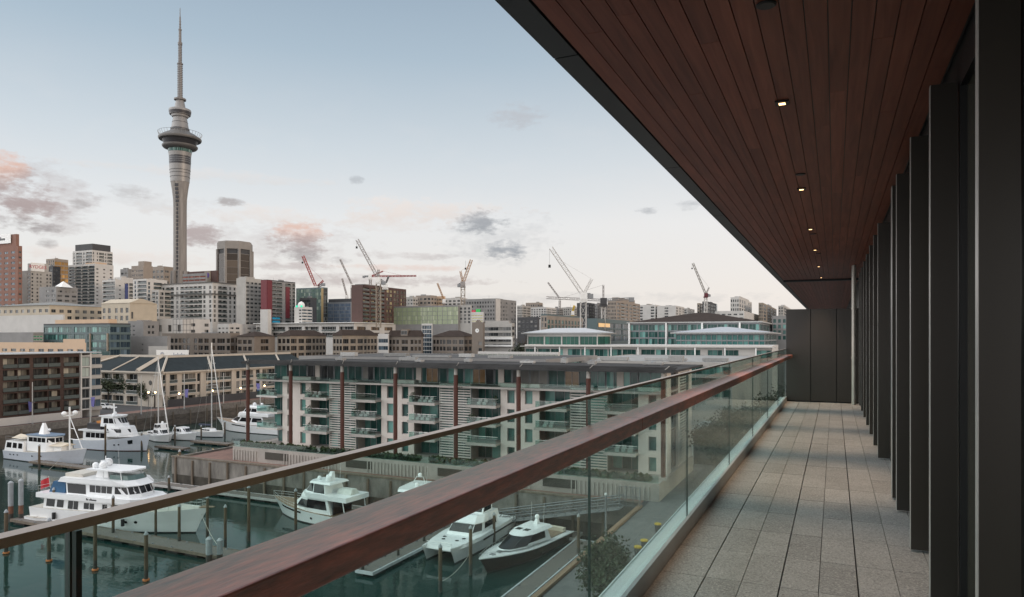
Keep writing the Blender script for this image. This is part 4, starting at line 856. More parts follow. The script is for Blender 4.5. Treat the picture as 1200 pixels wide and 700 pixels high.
B = block('blue_glass_block', 'low blue glass office behind a dark roof left of the brown flats', 384, 411, 413, 355, 500, FS(P('g g g g'), 6, .9, mt=.1, sill=.03, gm=glassmat('pale_blue_glass', (.12, .16, .22), (.22, .27, .34)), fm=grey, rec=.05), None, wall=grey, yvis=380)
topbox(B, 'dark_roof', 0.02, .99, .1, .9, 5, dkg)
B = block('brown_apartment_tower', 'brown brick apartment tower with a blank left flank and lit balconies', 412, 425, 476, 335, 430, None, FS(P('b2 .3 b2 .3 b2 .6 w w .3 w w .4 w w'), 9, .7, mt=.2, sill=.14, fw=.75, gm=glassmat('yellow_window', (.04, .035, .03), (.55, .46, .24))), wall=dkbr, yvis=380, trim=dkbr)
topbox(B, 'plant_room', .1, .9, .05, .3, 2.5, midg)
B = block('lime_glass_box', 'long pale green glass box office behind the terraces', 460, 537, 541, 359, 440, FS(P('g g g g g g g g g g g g g'), 4, .96, mt=.05, sill=.02, gm=G_LIM, fm=mat('lime_frame', (.22, .26, .20), .5), rec=.05), None, wall=midg, yvis=380, depth=14)
B = block('lattice_block', 'narrow grey latticed block at the right end of the green glass box', 538, 552, 553, 359, 438, FS(P('w w w'), 5, .7, fw=.6), None, wall=pale, yvis=380)
for i, (x0, xc, x1, yt, w_, lab) in enumerate(((470, 484, 490, 349, pale, 'small pale block with dark windows above the green glass box'), (487, 505, 512, 347, tan, 'brown roof block behind the green glass box'), (512, 519, 522, 348, apricot, 'tiny apricot block behind the green glass box'), (520, 540, 548, 350, palew, 'pale low block left of the long textured flats'))):
    block('far_block', lab, x0, xc, x1, yt, 640+i*10, FS(W(4), 3, .5), FS(W(2), 3, .5), wall=w_, yvis=362, group='small blocks above the green glass box')
B = block('textured_flats', 'long grey flats with busy balconies and a white stair tower', 543, 580, 605, 351, 560, FS(W(12), 9, .55, fw=.6), FS(P('.2 . .2 w w w . w w'), 9, .5, mt=.2, fw=.6), wall=midg, yvis=395)
MB().box(.01, .5, B.b*.02, B.b*.22, ZG, B.zt+.5).build('stair_tower', palew, B.root)
for i, (x0, xc, x1, yt, w_, Y, lab) in enumerate(((606, 612, 622, 359, pale, 700, 'pale flats just right of the long grey flats'), (616, 632, 636, 355.5, tan, 720, 'tan flats with balconies right of the long grey flats'), (622, 640, 652, 361, palew, 640, 'white low flats behind the bare trees'), (645, 655, 660, 362, midg, 760, 'grey low block between two skyline cranes'),
    (658, 672, 680, 361, pale, 780, 'pale low block left of the tall white crane'), (676, 690, 697, 356, dkg, 560, 'dark gridded block just behind the tall white crane'), (690, 700, 712, 357, midg, 600, 'grey gridded block between the two white crane masts'), (712, 722, 750, 353, tan, 540, 'tan balconied flats under the horizontal crane'))):
    B = block('far_flats', lab, x0, xc, x1, yt, Y, FS(W(6), 5, .6, fw=.6), FS(P('w b w w b w'), 5, .6), wall=w_, yvis=375, group='flats on the far skyline')
    if i == 7: topbox(B, 'plant_room', .2, .9, .1, .8, 5, tan)
B = block('dark_cube_block', 'dark blue grey cube block behind the bare trees', 606, 630, 632, 373, 420, FS(W(5), 3, .5), None, wall=dkg, yvis=390)
B = block('teal_grey_office', 'teal grey office with slim vertical windows behind the white roofed glass hall', 634, 641, 683, 370, 330, FS(W(2), 3, .7), FS(P('w w w w w w w w w w w'), 3, .78, mt=.5, fw=.6, gm=G_TEAL), wall=tan, yvis=392, trim=teal)
B = block('dark_link_office', 'dark glazed link office with one lit orange window', 688, 700, 738, 375, 320, None, FS(P('g g g g'), 3, .8, mt=.2, gm=G_BLU, fm=teal), wall=teal, yvis=400)
MB().box(.02, .1, B.b*.03, B.b*.35, B.zt-3.2, B.zt-1.4).build('lit_window', litwin, B.root)
def hall(name, label, x0, xc, x1, ytop, Y, rows, gm, roofm, h, yvis, ov=2.0, n=12, rn=4, wall=None, mt=.1):
    B = block(name, label, x0, xc, x1, ytop, Y, FS(P(' '.join(['g']*n)), rows, .86, mt=mt, sill=.06, gm=gm, fm=grey), FS(P(' '.join(['g']*rn)), rows, .86, mt=mt, sill=.06, gm=gm, fm=grey), wall=wall or teal, yvis=yvis, parapet=0, flat=False)
    MB().box(-B.a-ov, ov, -ov, B.b+ov, B.zt, B.zt+.45).build('eave', MATS['plant_grey'], B.root); B.zt += .447
    hip(B, h, roofm, ov*.7, inset=min(B.a, B.b)*.45); return B
hall('green_glass_hall', 'glass hall with vivid green panes under a broad white hipped roof', 618, 700, 716, 391.5, 225, 1, G_GRN, wroof, 1.6, 409, 1.6, 4, 1, palew)
B = hall('big_glass_office', 'very wide teal glass office under a dark brown hipped roof', 738, 890, 905, 378, 260, 3, G_TEAL, hiproof, 4.2, 405, 1.0, 13, 4, grey, .12)
for fx in (.0, .3, .58, .86): MB().box(-B.a*(1-fx)-.35, -B.a*(1-fx)+.25, -1.0, -.01, ZG, B.zt-.46).build('white_column', white, B.root)
hall('front_glass_office', 'low turquoise glass office with a white hipped roof and open blinds', 792, 896, 910, 391, 225, 2, glassmat('turquoise_glass', (.02, .13, .12), (.20, .42, .38)), mat('blue_grey_metal_roof', (.42, .44, .47), .5, var=.06), 1.9, 407, 1.6, 17, 4, grey)
B = block('right_edge_flats', 'grey glassy flats just left of the privacy screen', 905, 922, 935, 372, 300, FS(W(3), 4, .7, gm=G_TEAL), FS(W(3), 4, .7), wall=midg, yvis=400)
B = block('long_canopy_building', 'long low white roofed building with dark shopfront glazing', 615, 905, 912, 406.5, 190, FS(P('g g g .3 g g g g g .3 g g g g .4 g g . g'), 1, .80, mt=.22, sill=.06, gm=G_TEAL), None, wall=palew, yvis=421, depth=16, roof=wroof, parapet=.3)
MB().box(-B.a-1, 1, -1.6, -.003, B.zt-.35, B.zt-.1).build('canopy', pale, B.root)
for k in range(9): MB().box(-B.a*(k+.5)/9-.15, -B.a*(k+.5)/9+.15, -1.5, -1.2, ZG, B.zt-.351).build('canopy_post', white, B.root)
for i, (x0, xc, x1, yt, w_, Y, f, r_, lab) in enumerate(((748, 768, 783, 358, palew, 820, 'w . w', 'w w . w w w', 'white flats with dark vertical bands right of the tan flats'), (770, 792, 802, 359, palew, 800, '. w .', 'w w . w w . w w', 'white and tan banded flats left of the red topped crane'),
    (817, 820, 826, 356, sandl, 900, 'w', 'w', 'slim beige slab beside the dark glass tower'), (823, 829, 840, 354, dkg, 860, 'g', 'g g g', 'dark glass tower with white edges under the red topped crane'), (856, 866, 881, 349, palew, 900, 'w w w w', 'w w w . w w', 'white balconied tower with a stepped top right of the crane'),
    (889, 894, 910, 355.5, sandl, 950, 'w w w', 'w w w w', 'cream tower catching warm light left of the soffit edge'), (912, 918, 929, 359, pale, 1000, 'w w', 'w w w', 'grey tower next to the privacy screen'), (800, 806, 814, 362, pale, 1000, 'w', 'w w', 'small rounded pale block right of the banded flats'))):
    B = block('far_tower', lab, x0, xc, x1, yt, Y, FS(P(f), 5, .6, fw=.6), FS(P(r_), 5, .7, fw=.6), wall=w_, yvis=376, group='towers on the right skyline')
    if i in (4, 6): topbox(B, 'plant_room', .3, .95, .1, .8, 2.5, palew)
    if i == 3: MB().box(.01, .6, B.b*.92, B.b, ZG, B.zt).box(-.6, -.05, -.4, -.01, ZG, B.zt).build('white_edge', white, B.root)
block('far_podium', 'low white spreading podium roofs at the foot of the white balconied tower', 838, 872, 897, 365, 850, FS(W(5), 2, .4), None, wall=palew, yvis=375, depth=10)
# low roofs between the apartments and the street
B = block('rear_apartment_block', 'second apartment block whose flat grey roof shows behind the column fronted one', 350, 640, 700, 422.8, 132, None, FS(P('g g g'), 3, .7, gm=G_TEAL), wall=midg, yvis=470, depth=30, parapet=.25)
for i, (fx, w_, d_, h_) in enumerate(((.14, 4, 1.2, .9), (.3, 6, 1.5, .7), (.46, 9, 1.0, .5), (.62, 3, 1.5, .8), (.76, 5, 1.5, .6))):
    q = thing('rooftop_unit', ['long white parapet planter on the rear roof behind the first columns', 'boxy pale plant unit on the rear roof, second from the left', 'low long white duct across the middle of the rear roof', 'small square plant unit on the rear roof, fourth from the left', 'wide pale plant unit on the rear roof above the louvred bay'][i], 'roof unit', B.root.matrix_basis @ Vector((-B.a*(1-fx), 4+i % 2*3, B.zt+.128)), -TH, 'units on the rear roof')
    MB().box(0, w_, 0, d_, .1, h_).build('housing', MATS['plant_grey'], q); MB().box(.2, .4, .1, d_-.1, 0, .098).build('foot', grey, q); MB().box(w_-.4, w_-.2, .1, d_-.1, 0, .098).build('foot', grey, q)
B = block('low_roof_block', 'low block with a pale cluttered roof beyond the right end of the column fronted apartments', 660, 858, 905, 426.5, 138, FS(P('g g g g'), 3, .7, gm=G_TEAL), None, wall=pale, yvis=470, parapet=.25, depth=18, roof=mat('pale_roof', (.30, .30, .29), .8, var=.25, scale=.4))
for i, (fx, w_, d_, h_) in enumerate(((.2, 6, 2, .8), (.45, 9, 1.5, .6), (.62, 3, 2, 1.2), (.8, 5, 2.5, .7))):
    q = thing('rooftop_unit', ['pale roof unit nearest the column top on the pale cluttered roof', 'long low white duct on the pale cluttered roof', 'upright white roof unit on the pale cluttered roof', 'rightmost flat white unit on the pale cluttered roof'][i], 'roof unit', B.root.matrix_basis @ Vector((-B.a*(1-fx), 4+i % 2*4, B.zt+.128)), -TH, 'units on the pale roof')
    MB().box(0, w_, 0, d_, .1, h_).build('housing', MATS['plant_grey'], q); MB().box(.2, .4, .1, d_-.1, 0, .098).build('foot', grey, q); MB().box(w_-.4, w_-.2, .1, d_-.1, 0, .098).build('foot', grey, q)
B = block('white_glasshouse', 'long white lean-to glasshouse with pale vertical bars on the roofs', 560, 654, 656, 413.5, 160, FS(P(' '.join(['g']*16)), 1, .7, mt=.4, gm=glassmat('milky_glass', (.45, .50, .44), (.60, .62, .55)), fm=white), None, wall=palew, yvis=421, depth=6, roof=wroof, parapet=0.1)
B = block('white_balcony_house', 'pale house with white balconies beyond the end of the column fronted apartments', 812, 838, 852, 436, 150, FS(P('b'), 4, .8, mt=.2, fm=white), FS(P('b b'), 4, .8, mt=.2, fm=white), wall=pale, yvis=510)
t = thing('flat_roof_pavilion', 'small pavilion with a flat grey roof beyond the apartments', 'pavilion', uv(-19.0, 122, ZG), -TH)
MB().box(-3, 3.5, -2, 10, 5.6, 6.0).build('roof', mat('pavilion_roof', (.30, .31, .31), .7), t); MB().box(-2.6, 3.1, -1.6, 9.6, 0, 5.6).build('wall', G_DK, t); m = MB()
for x in (-2.8, 3.3):
    for y in (-1.8, 4, 9.8): m.bar((x, y, 0), (x, y, 5.6), .2)
m.build('posts', white, t)
# ================================================================== THE NEEDLE TOWER
def sky_tower():
    Y = 696.0; sz = Y/F; s = .91*sz; t = thing('observation_tower', 'very tall concrete needle tower with a ringed observation pod and antenna mast', 'tower', (at(211, 395, Y).x, Y, 0), 0)
    Zp = lambda y: H+(HOR-y)*sz
    con = mat('tower_concrete', (.25, .232, .215), .85, var=.30, scale=.5, stretch=(1, 1, .06))
    podm = mat('pod_metal', (.25, .245, .24), .45, .3, var=.10, scale=.1); rgm = mat('pod_ring', (.13, .125, .12), .5, .2); dk = mat('pod_dark', (.035, .035, .04), .4, .2); tg = glassmat('pod_glass', (.05, .14, .13), (.25, .38, .36))
    pr = lambda L: [(max(r*s, .05), Zp(y)) for y, r in L]
    MB().lathe([(8.8*s, ZG), (8.2*s, Zp(330))]+pr([(326, 8.1), (300, 7.9), (245, 7.9), (234, 8.2), (224, 9.4), (214, 11.0)]), 40).build('shaft', con, t, smooth=True)
    m = MB()
    for k in range(8):
        a = R(22.5+45*k); c, d = math.cos(a), math.sin(a); m.tube([(c*13*s, d*13*s, ZG), (c*8.6*s, d*8.6*s, Zp(318))], [2.6, 2.0], 8)
    m.build('legs', con, t)
    a = R(273); c, d = math.cos(a), math.sin(a); m = MB(); k = 0
    y = 326.0
    while y > 218:
        r = 8.0*s+.05 if y > 240 else (8.0+(240-y)*.115)*s+.2
        for (off, h) in ((0, 3.6),):
            p = Vector((c*r, d*r, Zp(y))); tt = Vector((-d, c, 0))*1.5; out = Vector((c, d, 0))*.25
            m.loft([p-tt-out, p+tt-out, p+tt+out, p-tt+out], [q+Vector((0, 0, h*s)) for q in (p-tt-out, p+tt-out, p+tt+out, p-tt+out)])
        y -= 4.6
    m.build('stair_windows', dk, t)
    m = MB(); p = pr([(326, 8.05), (218, 8.05)])
    for q in (-.19, .19):
        a2 = a+q; m.bar((math.cos(a2)*8.1*s, math.sin(a2)*8.1*s, Zp(326)), (math.cos(a2)*8.1*s, math.sin(a2)*8.1*s, Zp(238)), .8)
    m.build('stair_ribs', con, t)
    MB().lathe(pr([(214, 11.2), (193.5, 12.7)]), 48).lathe(pr([(184, 13.0), (179.5, 13.8)]), 48).build('pod_body', podm, t, smooth=True)
    MB().lathe(pr([(208.5, 11.9), (208, 11.9)]), 48).lathe(pr([(200.5, 12.5), (200, 12.5)]), 48).lathe(pr([(203.8, 12.2), (203.3, 12.2)]), 48).build('pod_seams', dk, t)
    MB().lathe(pr([(193.4, 12.7), (184.1, 13.0)]), 48).lathe(pr([(171.5, 18.2), (164.5, 21.5)]), 48).build('dark_glazing', dk, t)
    m = MB()
    for y in (191, 188.7, 186.4): m.lathe(pr([(y, 12.95), (y-.4, 12.95)]), 48)
    m.build('glazing_bars', grey, t)
    m = MB()
    for k in range(40):
        a0, a1 = 2*math.pi*k/40+.02, 2*math.pi*(k+1)/40-.02; r0, r1 = 13.9*s, 14.4*s
        m.quad((math.cos(a0)*r0, math.sin(a0)*r0, Zp(179.4)), (math.cos(a1)*r0, math.sin(a1)*r0, Zp(179.4)), (math.cos(a1)*r1, math.sin(a1)*r1, Zp(175)), (math.cos(a0)*r1, math.sin(a0)*r1, Zp(175)))
    m.build('observation_glass', tg, t)
    MB().lathe(pr([(176, 14.6), (174.5, 19.5), (173, 21.0), (171.6, 21.2), (171, 20.4), (171.6, 17)]), 56).build('lower_ring', rgm, t, smooth=True)
    MB().lathe(pr([(165.6, 21), (165, 24.8), (163.6, 25.7), (162.4, 25.6), (161.6, 24.6), (158.2, 19), (155, 12.5), (153.5, 11)]), 56).build('upper_ring', rgm, t, smooth=True)
    m = MB()
    for k in range(36):
        q = 2*math.pi*k/36; m.bar((math.cos(q)*24*s, math.sin(q)*24*s, Zp(161)), (math.cos(q)*26*s, math.sin(q)*26*s, Zp(156.5)), .22)
    for k in range(36):
        q, q2 = 2*math.pi*k/36, 2*math.pi*(k+1)/36; m.bar((math.cos(q)*26*s, math.sin(q)*26*s, Zp(156.5)), (math.cos(q2)*26*s, math.sin(q2)*26*s, Zp(156.5)), .22)
    m.build('walkway_rail', grey, t)
    MB().lathe(pr([(153.4, 11.2), (151, 11.2), (150.6, 10.4), (138.5, 8.2), (137.5, 9.8), (135.6, 10.3), (135.2, 12.4), (130, 13.4), (128.8, 12.8), (128.4, 7.0), (118, 4.8)]), 40).build('upper_cone', podm, t, smooth=True)
    MB().lathe(pr([(134.9, 12.55), (131.5, 13.3)]), 40).lathe(pr([(153.2, 11.4), (151.4, 11.4)]), 40).lathe(pr([(144.4, 9.5), (144, 9.5)]), 40).build('dark_bands', dk, t)
    MB().lathe(pr([(118, 4.8), (117.8, 7.2), (116, 7.2), (115.8, 3.0), (76, 2.7), (75.8, 3.6), (74.6, 3.6), (74.4, 2.1), (53, 2.0), (52.8, 2.7), (50, 2.7), (49.8, 1.7), (36, 1.6), (35.8, 2.0), (34.4, 2.0), (34.2, 1.1), (20, .9), (19.8, .55), (9.5, .35)]), 16).build('antenna_mast', mat('mast_grey', (.17, .16, .155), .5, .3), t)
    m = MB()
    for k in range(18): m.lathe(pr([(114-k*2.1, 3.35), (113.5-k*2.1, 3.35)]), 12)
    for k in range(12): m.lathe(pr([(73-k*1.9, 2.5), (72.6-k*1.9, 2.5)]), 10)
    for k in range(8): m.lathe(pr([(48-k*3.2, 1.9-k*.08), (47.6-k*3.2, 1.9-k*.08)]), 8)
    m.build('antenna_rings', grey, t)
sky_tower()
# ================================================================== CRANES
def lattice(m, a, b, w, n, mi=0, th=.16):
    a, b = Vector(a), Vector(b); d = (b-a).normalized(); p = d.cross(Vector((0, 1, 0))).normalized()*w/2; q = Vector((0, w/2, 0))
    cs = [p+q, p-q, -p-q, -p+q]
    for c in cs: m.bar(a+c, b+c, th*1.6, mi)
    for i in range(n):
        f0, f1 = a+(b-a)*i/n, a+(b-a)*(i+1)/n
        for k in range(4):
            m.bar(f0+cs[k], f1+cs[(k+1) % 4], th, mi); m.bar(f0+cs[k], f0+cs[(k+1) % 4], th, mi)
def crane(label, Y, mast, ybase, tip, back=None, aframe=None, mm=None, jm=None, w=2.2, hook=None, flat=None, cabm=None):
    g = at(mast[0], ybase, Y); o = Vector((g.x, Y, 0)); t = thing('tower_crane', label, 'crane', o, 0, 'tower cranes on the skyline'); p = lambda c: at(c[0], c[1], Y)-o
    mm = mm or palew; jm = jm or mm; th = Y/F*.30
    m = MB(); lattice(m, (0, 0, g.z), p(mast), w, max(4, int((p(mast).z-g.z)/4)), th=th); m.build('mast', mm, t)
    m = MB(); lattice(m, p(mast), p(tip), w*.62, max(8, int((p(tip)-p(mast)).length/3.2)), th=th*.8); m.build('jib', jm, t)
    if back: m = MB(); lattice(m, p(mast), p(back), w*.6, 4, th=th*.8); c = p(back); m.box(c.x-1.1, c.x+1.1, -1.1, 1.1, c.z-1.5, c.z+.5); m.build('counterweight', grey, t)
    if aframe: m = MB(); lattice(m, p(mast), p(aframe), w*.4, 4, th=th*.8); m.bar(p(aframe), p(mast)+(p(tip)-p(mast))*.75, th*.5).build('a_frame', jm, t)
    c = p(mast); MB().box(c.x-1.5, c.x+1.5, -1.8, -.4, c.z-2, c.z+1).box(c.x-1.7, c.x+1.7, -1.5, 1.5, c.z-3, c.z-2).build('cab', cabm or white, t)
    if hook: c = p(hook); q = p((hook[0], tip[1]+1 if not flat else mast[1])); MB().bar(q, c, th*.45).box(c.x-.5, c.x+.5, -.5, .5, c.z-1.2, c.z).build('hook_line', black, t)
    return t
redm = mat('crane_red', (.32, .05, .045), .6); och = mat('crane_ochre', (.36, .20, .09), .6); gr = mat('crane_grey', (.30, .28, .27), .6); dred = mat('crane_dark_red', (.11, .02, .03), .6)
crane('red and white luffing crane on the green mirrored tower', 500, (370.5, 337), 345, (355, 300), (379, 333), (379, 329), pale, redm, 2.4, (354.5, 307))
crane('thin grey crane jib leaning left behind the blue glass office', 700, (412.5, 334), 370, (398.5, 304), None, None, gr, gr, 2.0)
crane('short pale crane jib low behind the blue glass office', 760, (406.5, 347), 365, (401, 326.5), None, None, gr, gr, 2.0)
crane('tall pale lattice crane standing in front of the brown apartment tower', 425, (443.5, 327), 384, (418.5, 281), (449.5, 331), (443.5, 316), sandl, gr, 2.6, (418, 289))
crane('flat topped crane with a long red and white horizontal jib', 640, (434, 324), 345, (488, 323.5), (426.5, 324), (449, 318), gr, redm, 1.8, None, True)
crane('dark short crane jib on the roof of the brown apartment tower', 445, (451.5, 334), 340, (455.5, 324), None, None, dkg, dkg, 1.2)
crane('ochre luffing crane with raised jib and a round counterweight', 470, (542.5, 332), 375, (552.5, 304.5), (538, 334), (539.5, 318), sandl, och, 2.6, (545.5, 314), None, gr)
crane('small dark crane jib leaning left above the green glass box', 660, (520.5, 352), 362, (512.5, 332), None, None, gr, och, 1.8)
crane('tallest white luffing crane with a red tipped jib above the green glass hall', 300, (683.5, 346), 404, (645.5, 290.5), (692, 346), (693.5, 327), palew, palew, 2.4, (644, 310.5))
crane('faint grey crane jib leaning left of the tall white crane', 900, (656, 350), 365, (642, 331), None, None, gr, gr, 2.2)
crane('white lattice crane mast with a dark head and long thin horizontal jib', 330, (707, 352), 402, (640, 349), (740, 350), (707, 334), palew, gr, 1.6, None, True, dkg)
crane('pale crane with a dark red machinery deck and raised jib over the right skyline', 620, (827, 345), 380, (812, 308.5), (831, 346), (831, 337), palew, pale, 2.2, (811, 314), None, dred)
crane('small yellow crane frame low on the skyline', 700, (671, 366), 372, (673, 358), None, None, mat('crane_yellow', (.55, .38, .03), .6), MATS['crane_yellow'], 2.2)
# ================================================================== BOATS (local x forward, y to port, z up from the waterline)
boatglass = mat('boat_window', (.010, .012, .015), .08, var=.1)
boot = mat('boot_stripe', (.022, .022, .026), .4, var=.1)
deckm = mat('boat_deck', (.55, .52, .46), .7, var=.1)
teak = mat('teak_deck', (.27, .20, .14), .75, var=.2, scale=3)
canvas = mat('cream_canvas', (.62, .55, .44), .85, var=.08)
def hull(L, B, fs, fb, rake=.10, tr=.88, full=2.2, flare=.92, hm=None, bm=None, dm=None, dark=.16, n=18, mid=.45):
    m = MB(); P_ = []; 
    for i in range(n+1):
        s = i/n; b = B/2*(tr+(1-tr)*min(1, s/mid)) if s < mid else B/2*max(0, 1-((s-mid)/(1-mid))**full)
        h = fs+(fb-fs)*s*s; bw = b*(flare if s < mid else flare-(s-mid)/(1-mid)*.35); xd = L*(s-.5); k = max(0, (s-.55)/.45)
        xw = xd-L*rake*k**1.5; xk = xd-L*rake*1.3*k**1.3
        b = max(b, .03); bw = max(bw, .02)
        P_.append([(xd, b, h), (xd*.4+xw*.6, b*.35+bw*.65, h*.45+.05), (xw, bw, dark), (xw, bw*.98, -.02), (xk, bw*.75, -.7)])
    for sg in (1, -1):
        for a, c in zip(P_, P_[1:]):
            for j in range(4):
                q = [(p[0], p[1]*sg, p[2]) for p in (a[j], c[j], c[j+1], a[j+1])]
                m.quad(*(q if sg < 0 else q[::-1]), 1 if j >= 2 else 0)
    for a, c in zip(P_, P_[1:]):
        m.quad((a[0][0], a[0][1]-.02, a[0][2]-.03), (a[0][0], -a[0][1]+.02, a[0][2]-.03), (c[0][0], -c[0][1]+.02, c[0][2]-.03), (c[0][0], c[0][1]-.02, c[0][2]-.03), 2)
    a = P_[0]; pl = [(p[0], p[1], p[2]) for p in a]+[(p[0], -p[1], p[2]) for p in a[::-1]]
    m.add(pl, [tuple(range(len(pl)))], 0)
    return m, P_
def sheer(P_, i): return Vector(P_[i][0])
class Loft:
    """deck house: half outlines (aft to fore, port side) below and above"""
    def __init__(s, lo, hi, z0, z1):
        f = lambda h, z: [(x, y, (z if len(p) < 3 else p[2])) for p in h for x, y in [p[:2]]]+[(p[0], -p[1], (z if len(p) < 3 else p[2])) for p in h[::-1]]
        s.a = [Vector(p) for p in f(lo, z0)]; s.b = [Vector(p) for p in f(hi, z1)]; s.n = len(s.a); s.h = len(lo)
    def body(s, m, mi=0): m.loft(s.a, s.b, mi); return m
    def win(s, par, i, s0, s1, t0, t1, n=1, name='window', mt=None, both=True, off=.015, slant=0):
        for k in ([i, s.n-2-i] if both and s.n-2-i != i else [i]):
            a0, a1, b0, b1 = s.a[k], s.a[(k+1) % s.n], s.b[k], s.b[(k+1) % s.n]
            q0, q1 = (s0, s1) if k == i else (1-s1, 1-s0)
            nn = (a1-a0).cross(b0-a0).normalized(); c = sum(s.a, Vector())/s.n
            if nn.dot(a0-c) < 0: nn = -nn
            def pt(u, w): return (a0.lerp(a1, u)).lerp(b0.lerp(b1, u), w)+nn*off
            m = MB(); g = .1/n
            for j in range(n):
                u0, u1 = q0+(q1-q0)*(j/n), q0+(q1-q0)*((j+1)/n-(g if n > 1 and j < n-1 else 0)); sl = slant if k == i else -slant
                m.quad(pt(u0, t0), pt(u1, t0), pt(u1+sl*0, t1), pt(u0, t1))
            m.build(name, mt or boatglass, par)
def railing(par, pts, h=.75, r=.025, name='rail', mids=1, m_=None):
    m = MB(); up = Vector((0, 0, h)); pts = [Vector(p) for p in pts]
    m.tube([p+up for p in pts], r, 5)
    for k in range(mids): m.tube([p+up*(k+1)/(mids+1) for p in pts], r*.6, 4)
    for p in pts: m.tube([p, p+up], r*.8, 4)
    return m.build(name, m_ or steel, par)
def dome(par, c, r, name='radar_dome'): return MB().lathe([(r*.7, c[2]), (r*.95, c[2]+r*.35), (r, c[2]+r*.8), (r*.85, c[2]+r*1.3), (r*.45, c[2]+r*1.65), (.01, c[2]+r*1.72)], 14, c[:2]).build(name, gel, par, smooth=True)
def whip(par, c, h): return MB().tube([c, (c[0]-.2, c[1], c[2]+h)], [.025, .012], 4).build('antenna', gel, par)
def boat(name, label, cat, stern, bow, group='boats moored in the harbour', z=0):
    d = (bow-stern); t = thing(name, label, cat, ((stern+bow)/2)*1.0, math.atan2(d.y, d.x), group); return t, d.length
def place_hull(t, hm, P_, mats, smooth=True): return hm.build('hull', mats, t, smooth=smooth)
def portholes(t, P_, idx, zf=.55, r=.16, name='porthole'):
    for sg in (1, -1):
        for i in idx:
            a, c = Vector(P_[i][0]), Vector(P_[i][2]); a2, c2 = Vector(P_[i+1][0]), Vector(P_[i+1][2]); p = c.lerp(a, zf); tg = (a2-a).normalized(); up = (a-c).normalized(); nn = tg.cross(up).normalized()
            if nn.y < 0: nn = -nn
            p = Vector((P_[i][1][0], P_[i][1][1]+.0, P_[i][1][2])).lerp(Vector(P_[i][0]), max(0, (zf-.45)/.55)); p = p+nn*.03
            vs = [p+tg*r*math.cos(q)*1.2+up*r*math.sin(q) for q in [2*math.pi*k/10 for k in range(10)]]; vs = [Vector((v.x, v.y*sg, v.z)) for v in vs]
            MB().loft(vs, [v+Vector((0, .02*sg, 0)) for v in vs]).build(name, boatglass, t)
def side_band(t, P_, i0, i1, z0, z1, name='hull_window', mt=None, off=.025):
    for sg in (1, -1):
        m = MB()
        for i in range(i0, i1):
            q = []
            for ii, ff in ((i, z0), (i+1, z0), (i+1, z1), (i, z1)):
                a = Vector(P_[ii][1]).lerp(Vector(P_[ii][0]), ff); q.append(Vector((a.x, (a.y+off)*sg, a.z)))
            m.quad(*q)
        m.build(name, mt or boatglass, t)
# --- the big three deck motor yacht in front
t, L = boat('motor_yacht', 'large white three deck classic motor yacht with a red flag at its stern', 'yacht', gp(57, 607, 0), gp(244, 626, 0))
hm, P_ = hull(L, 6.6, 2.3, 3.5, .07, .9, 2.4); place_hull(t, hm, P_, [gel, boot, deckm])
portholes(t, P_, (5, 6, 7, 8, 9, 11, 12), .5, .2)
z0, z1, z2, z3, z4, z5 = 1.9, 3.75, 4.4, 6.0, 6.65, 7.75
h1 = Loft([(-L*.42, 2.7), (-L*.05, 2.8), (L*.10, 2.5), (L*.16, 1.4)], [(-L*.41, 2.65), (-L*.05, 2.75), (L*.085, 2.45), (L*.14, 1.35)], z0, z1)
dk = h1.body(MB()).build('main_deck_house', gel, t)
h1.win(dk, 0, .05, .20, .35, .9, 1); h1.win(dk, 0, .24, .36, .35, .9, 1); h1.win(dk, 0, .44, .62, .3, .9, 2); h1.win(dk, 0, .72, .90, .4, .85, 2); h1.win(dk, 1, .1, .3, .2, .85, 1); h1.win(dk, 1, .45, .8, .45, .85, 1)
bd = Loft([(-L*.45, 3.05), (L*.0, 3.1), (L*.13, 2.8), (L*.205, 1.5)], [(-L*.45, 3.05), (L*.0, 3.1), (L*.135, 2.8), (L*.21, 1.5)], z1, z2); bd.body(MB()).build('boat_deck', gel, t)
h2 = Loft([(-L*.28, 2.3), (L*.02, 2.4), (L*.11, 2.1), (L*.145, 1.0)], [(-L*.29, 2.2), (L*.02, 2.3), (L*.085, 2.0), (L*.115, .95)], z2, z3)
dk2 = h2.body(MB()).build('upper_deck_house', gel, t)
h2.win(dk2, 0, .03, .42, .08, .88, 1); h2.win(dk2, 0, .50, .96, .3, .88, 4); h2.win(dk2, 1, .06, .95, .3, .88, 2); h2.win(dk2, 2, .05, .95, .3, .88, 2); h2.win(dk2, 3, .04, .96, .3, .88, 2, both=False)
fly = Loft([(-L*.33, 2.5), (L*.02, 2.6), (L*.10, 2.3), (L*.14, 1.1)], [(-L*.31, 2.5), (L*.02, 2.6), (L*.07, 2.3), (L*.10, 1.1)], z3, z4); fl = fly.body(MB()).build('flybridge', gel, t)
MB().tube([(-2, 1.7, z4), (-2, 1.7, z5)], .06, 6).tube([(-2, -1.7, z4), (-2, -1.7, z5)], .06, 6).tube([(1.2, 1.7, z4), (1.0, 1.7, z5)], .06, 6).tube([(1.2, -1.7, z4), (1.0, -1.7, z5)], .06, 6).build('hardtop_posts', gel, t)
Loft([(-4.6, 2.0), (1.6, 2.0), (2.4, 1.2)], [(-4.6, 2.0), (1.6, 2.0), (2.4, 1.2)], z5, z5+.2).body(MB()).build('hardtop', gel, t)
MB().loft([(-1.9, .9, z4), (-4.2, .9, z4), (-4.2, -.9, z4), (-1.9, -.9, z4)], [(-2.4, .7, z5-.02), (-4.0, .7, z5-.02), (-4.0, -.7, z5-.02), (-2.4, -.7, z5-.02)]).build('arch', gel, t)
dome(t, (-3.9, .9, z5+.21), .58); dome(t, (-2.8, -.9, z5+.21), .55); dome(t, (-4.2, -.9, z5+.21), .42)
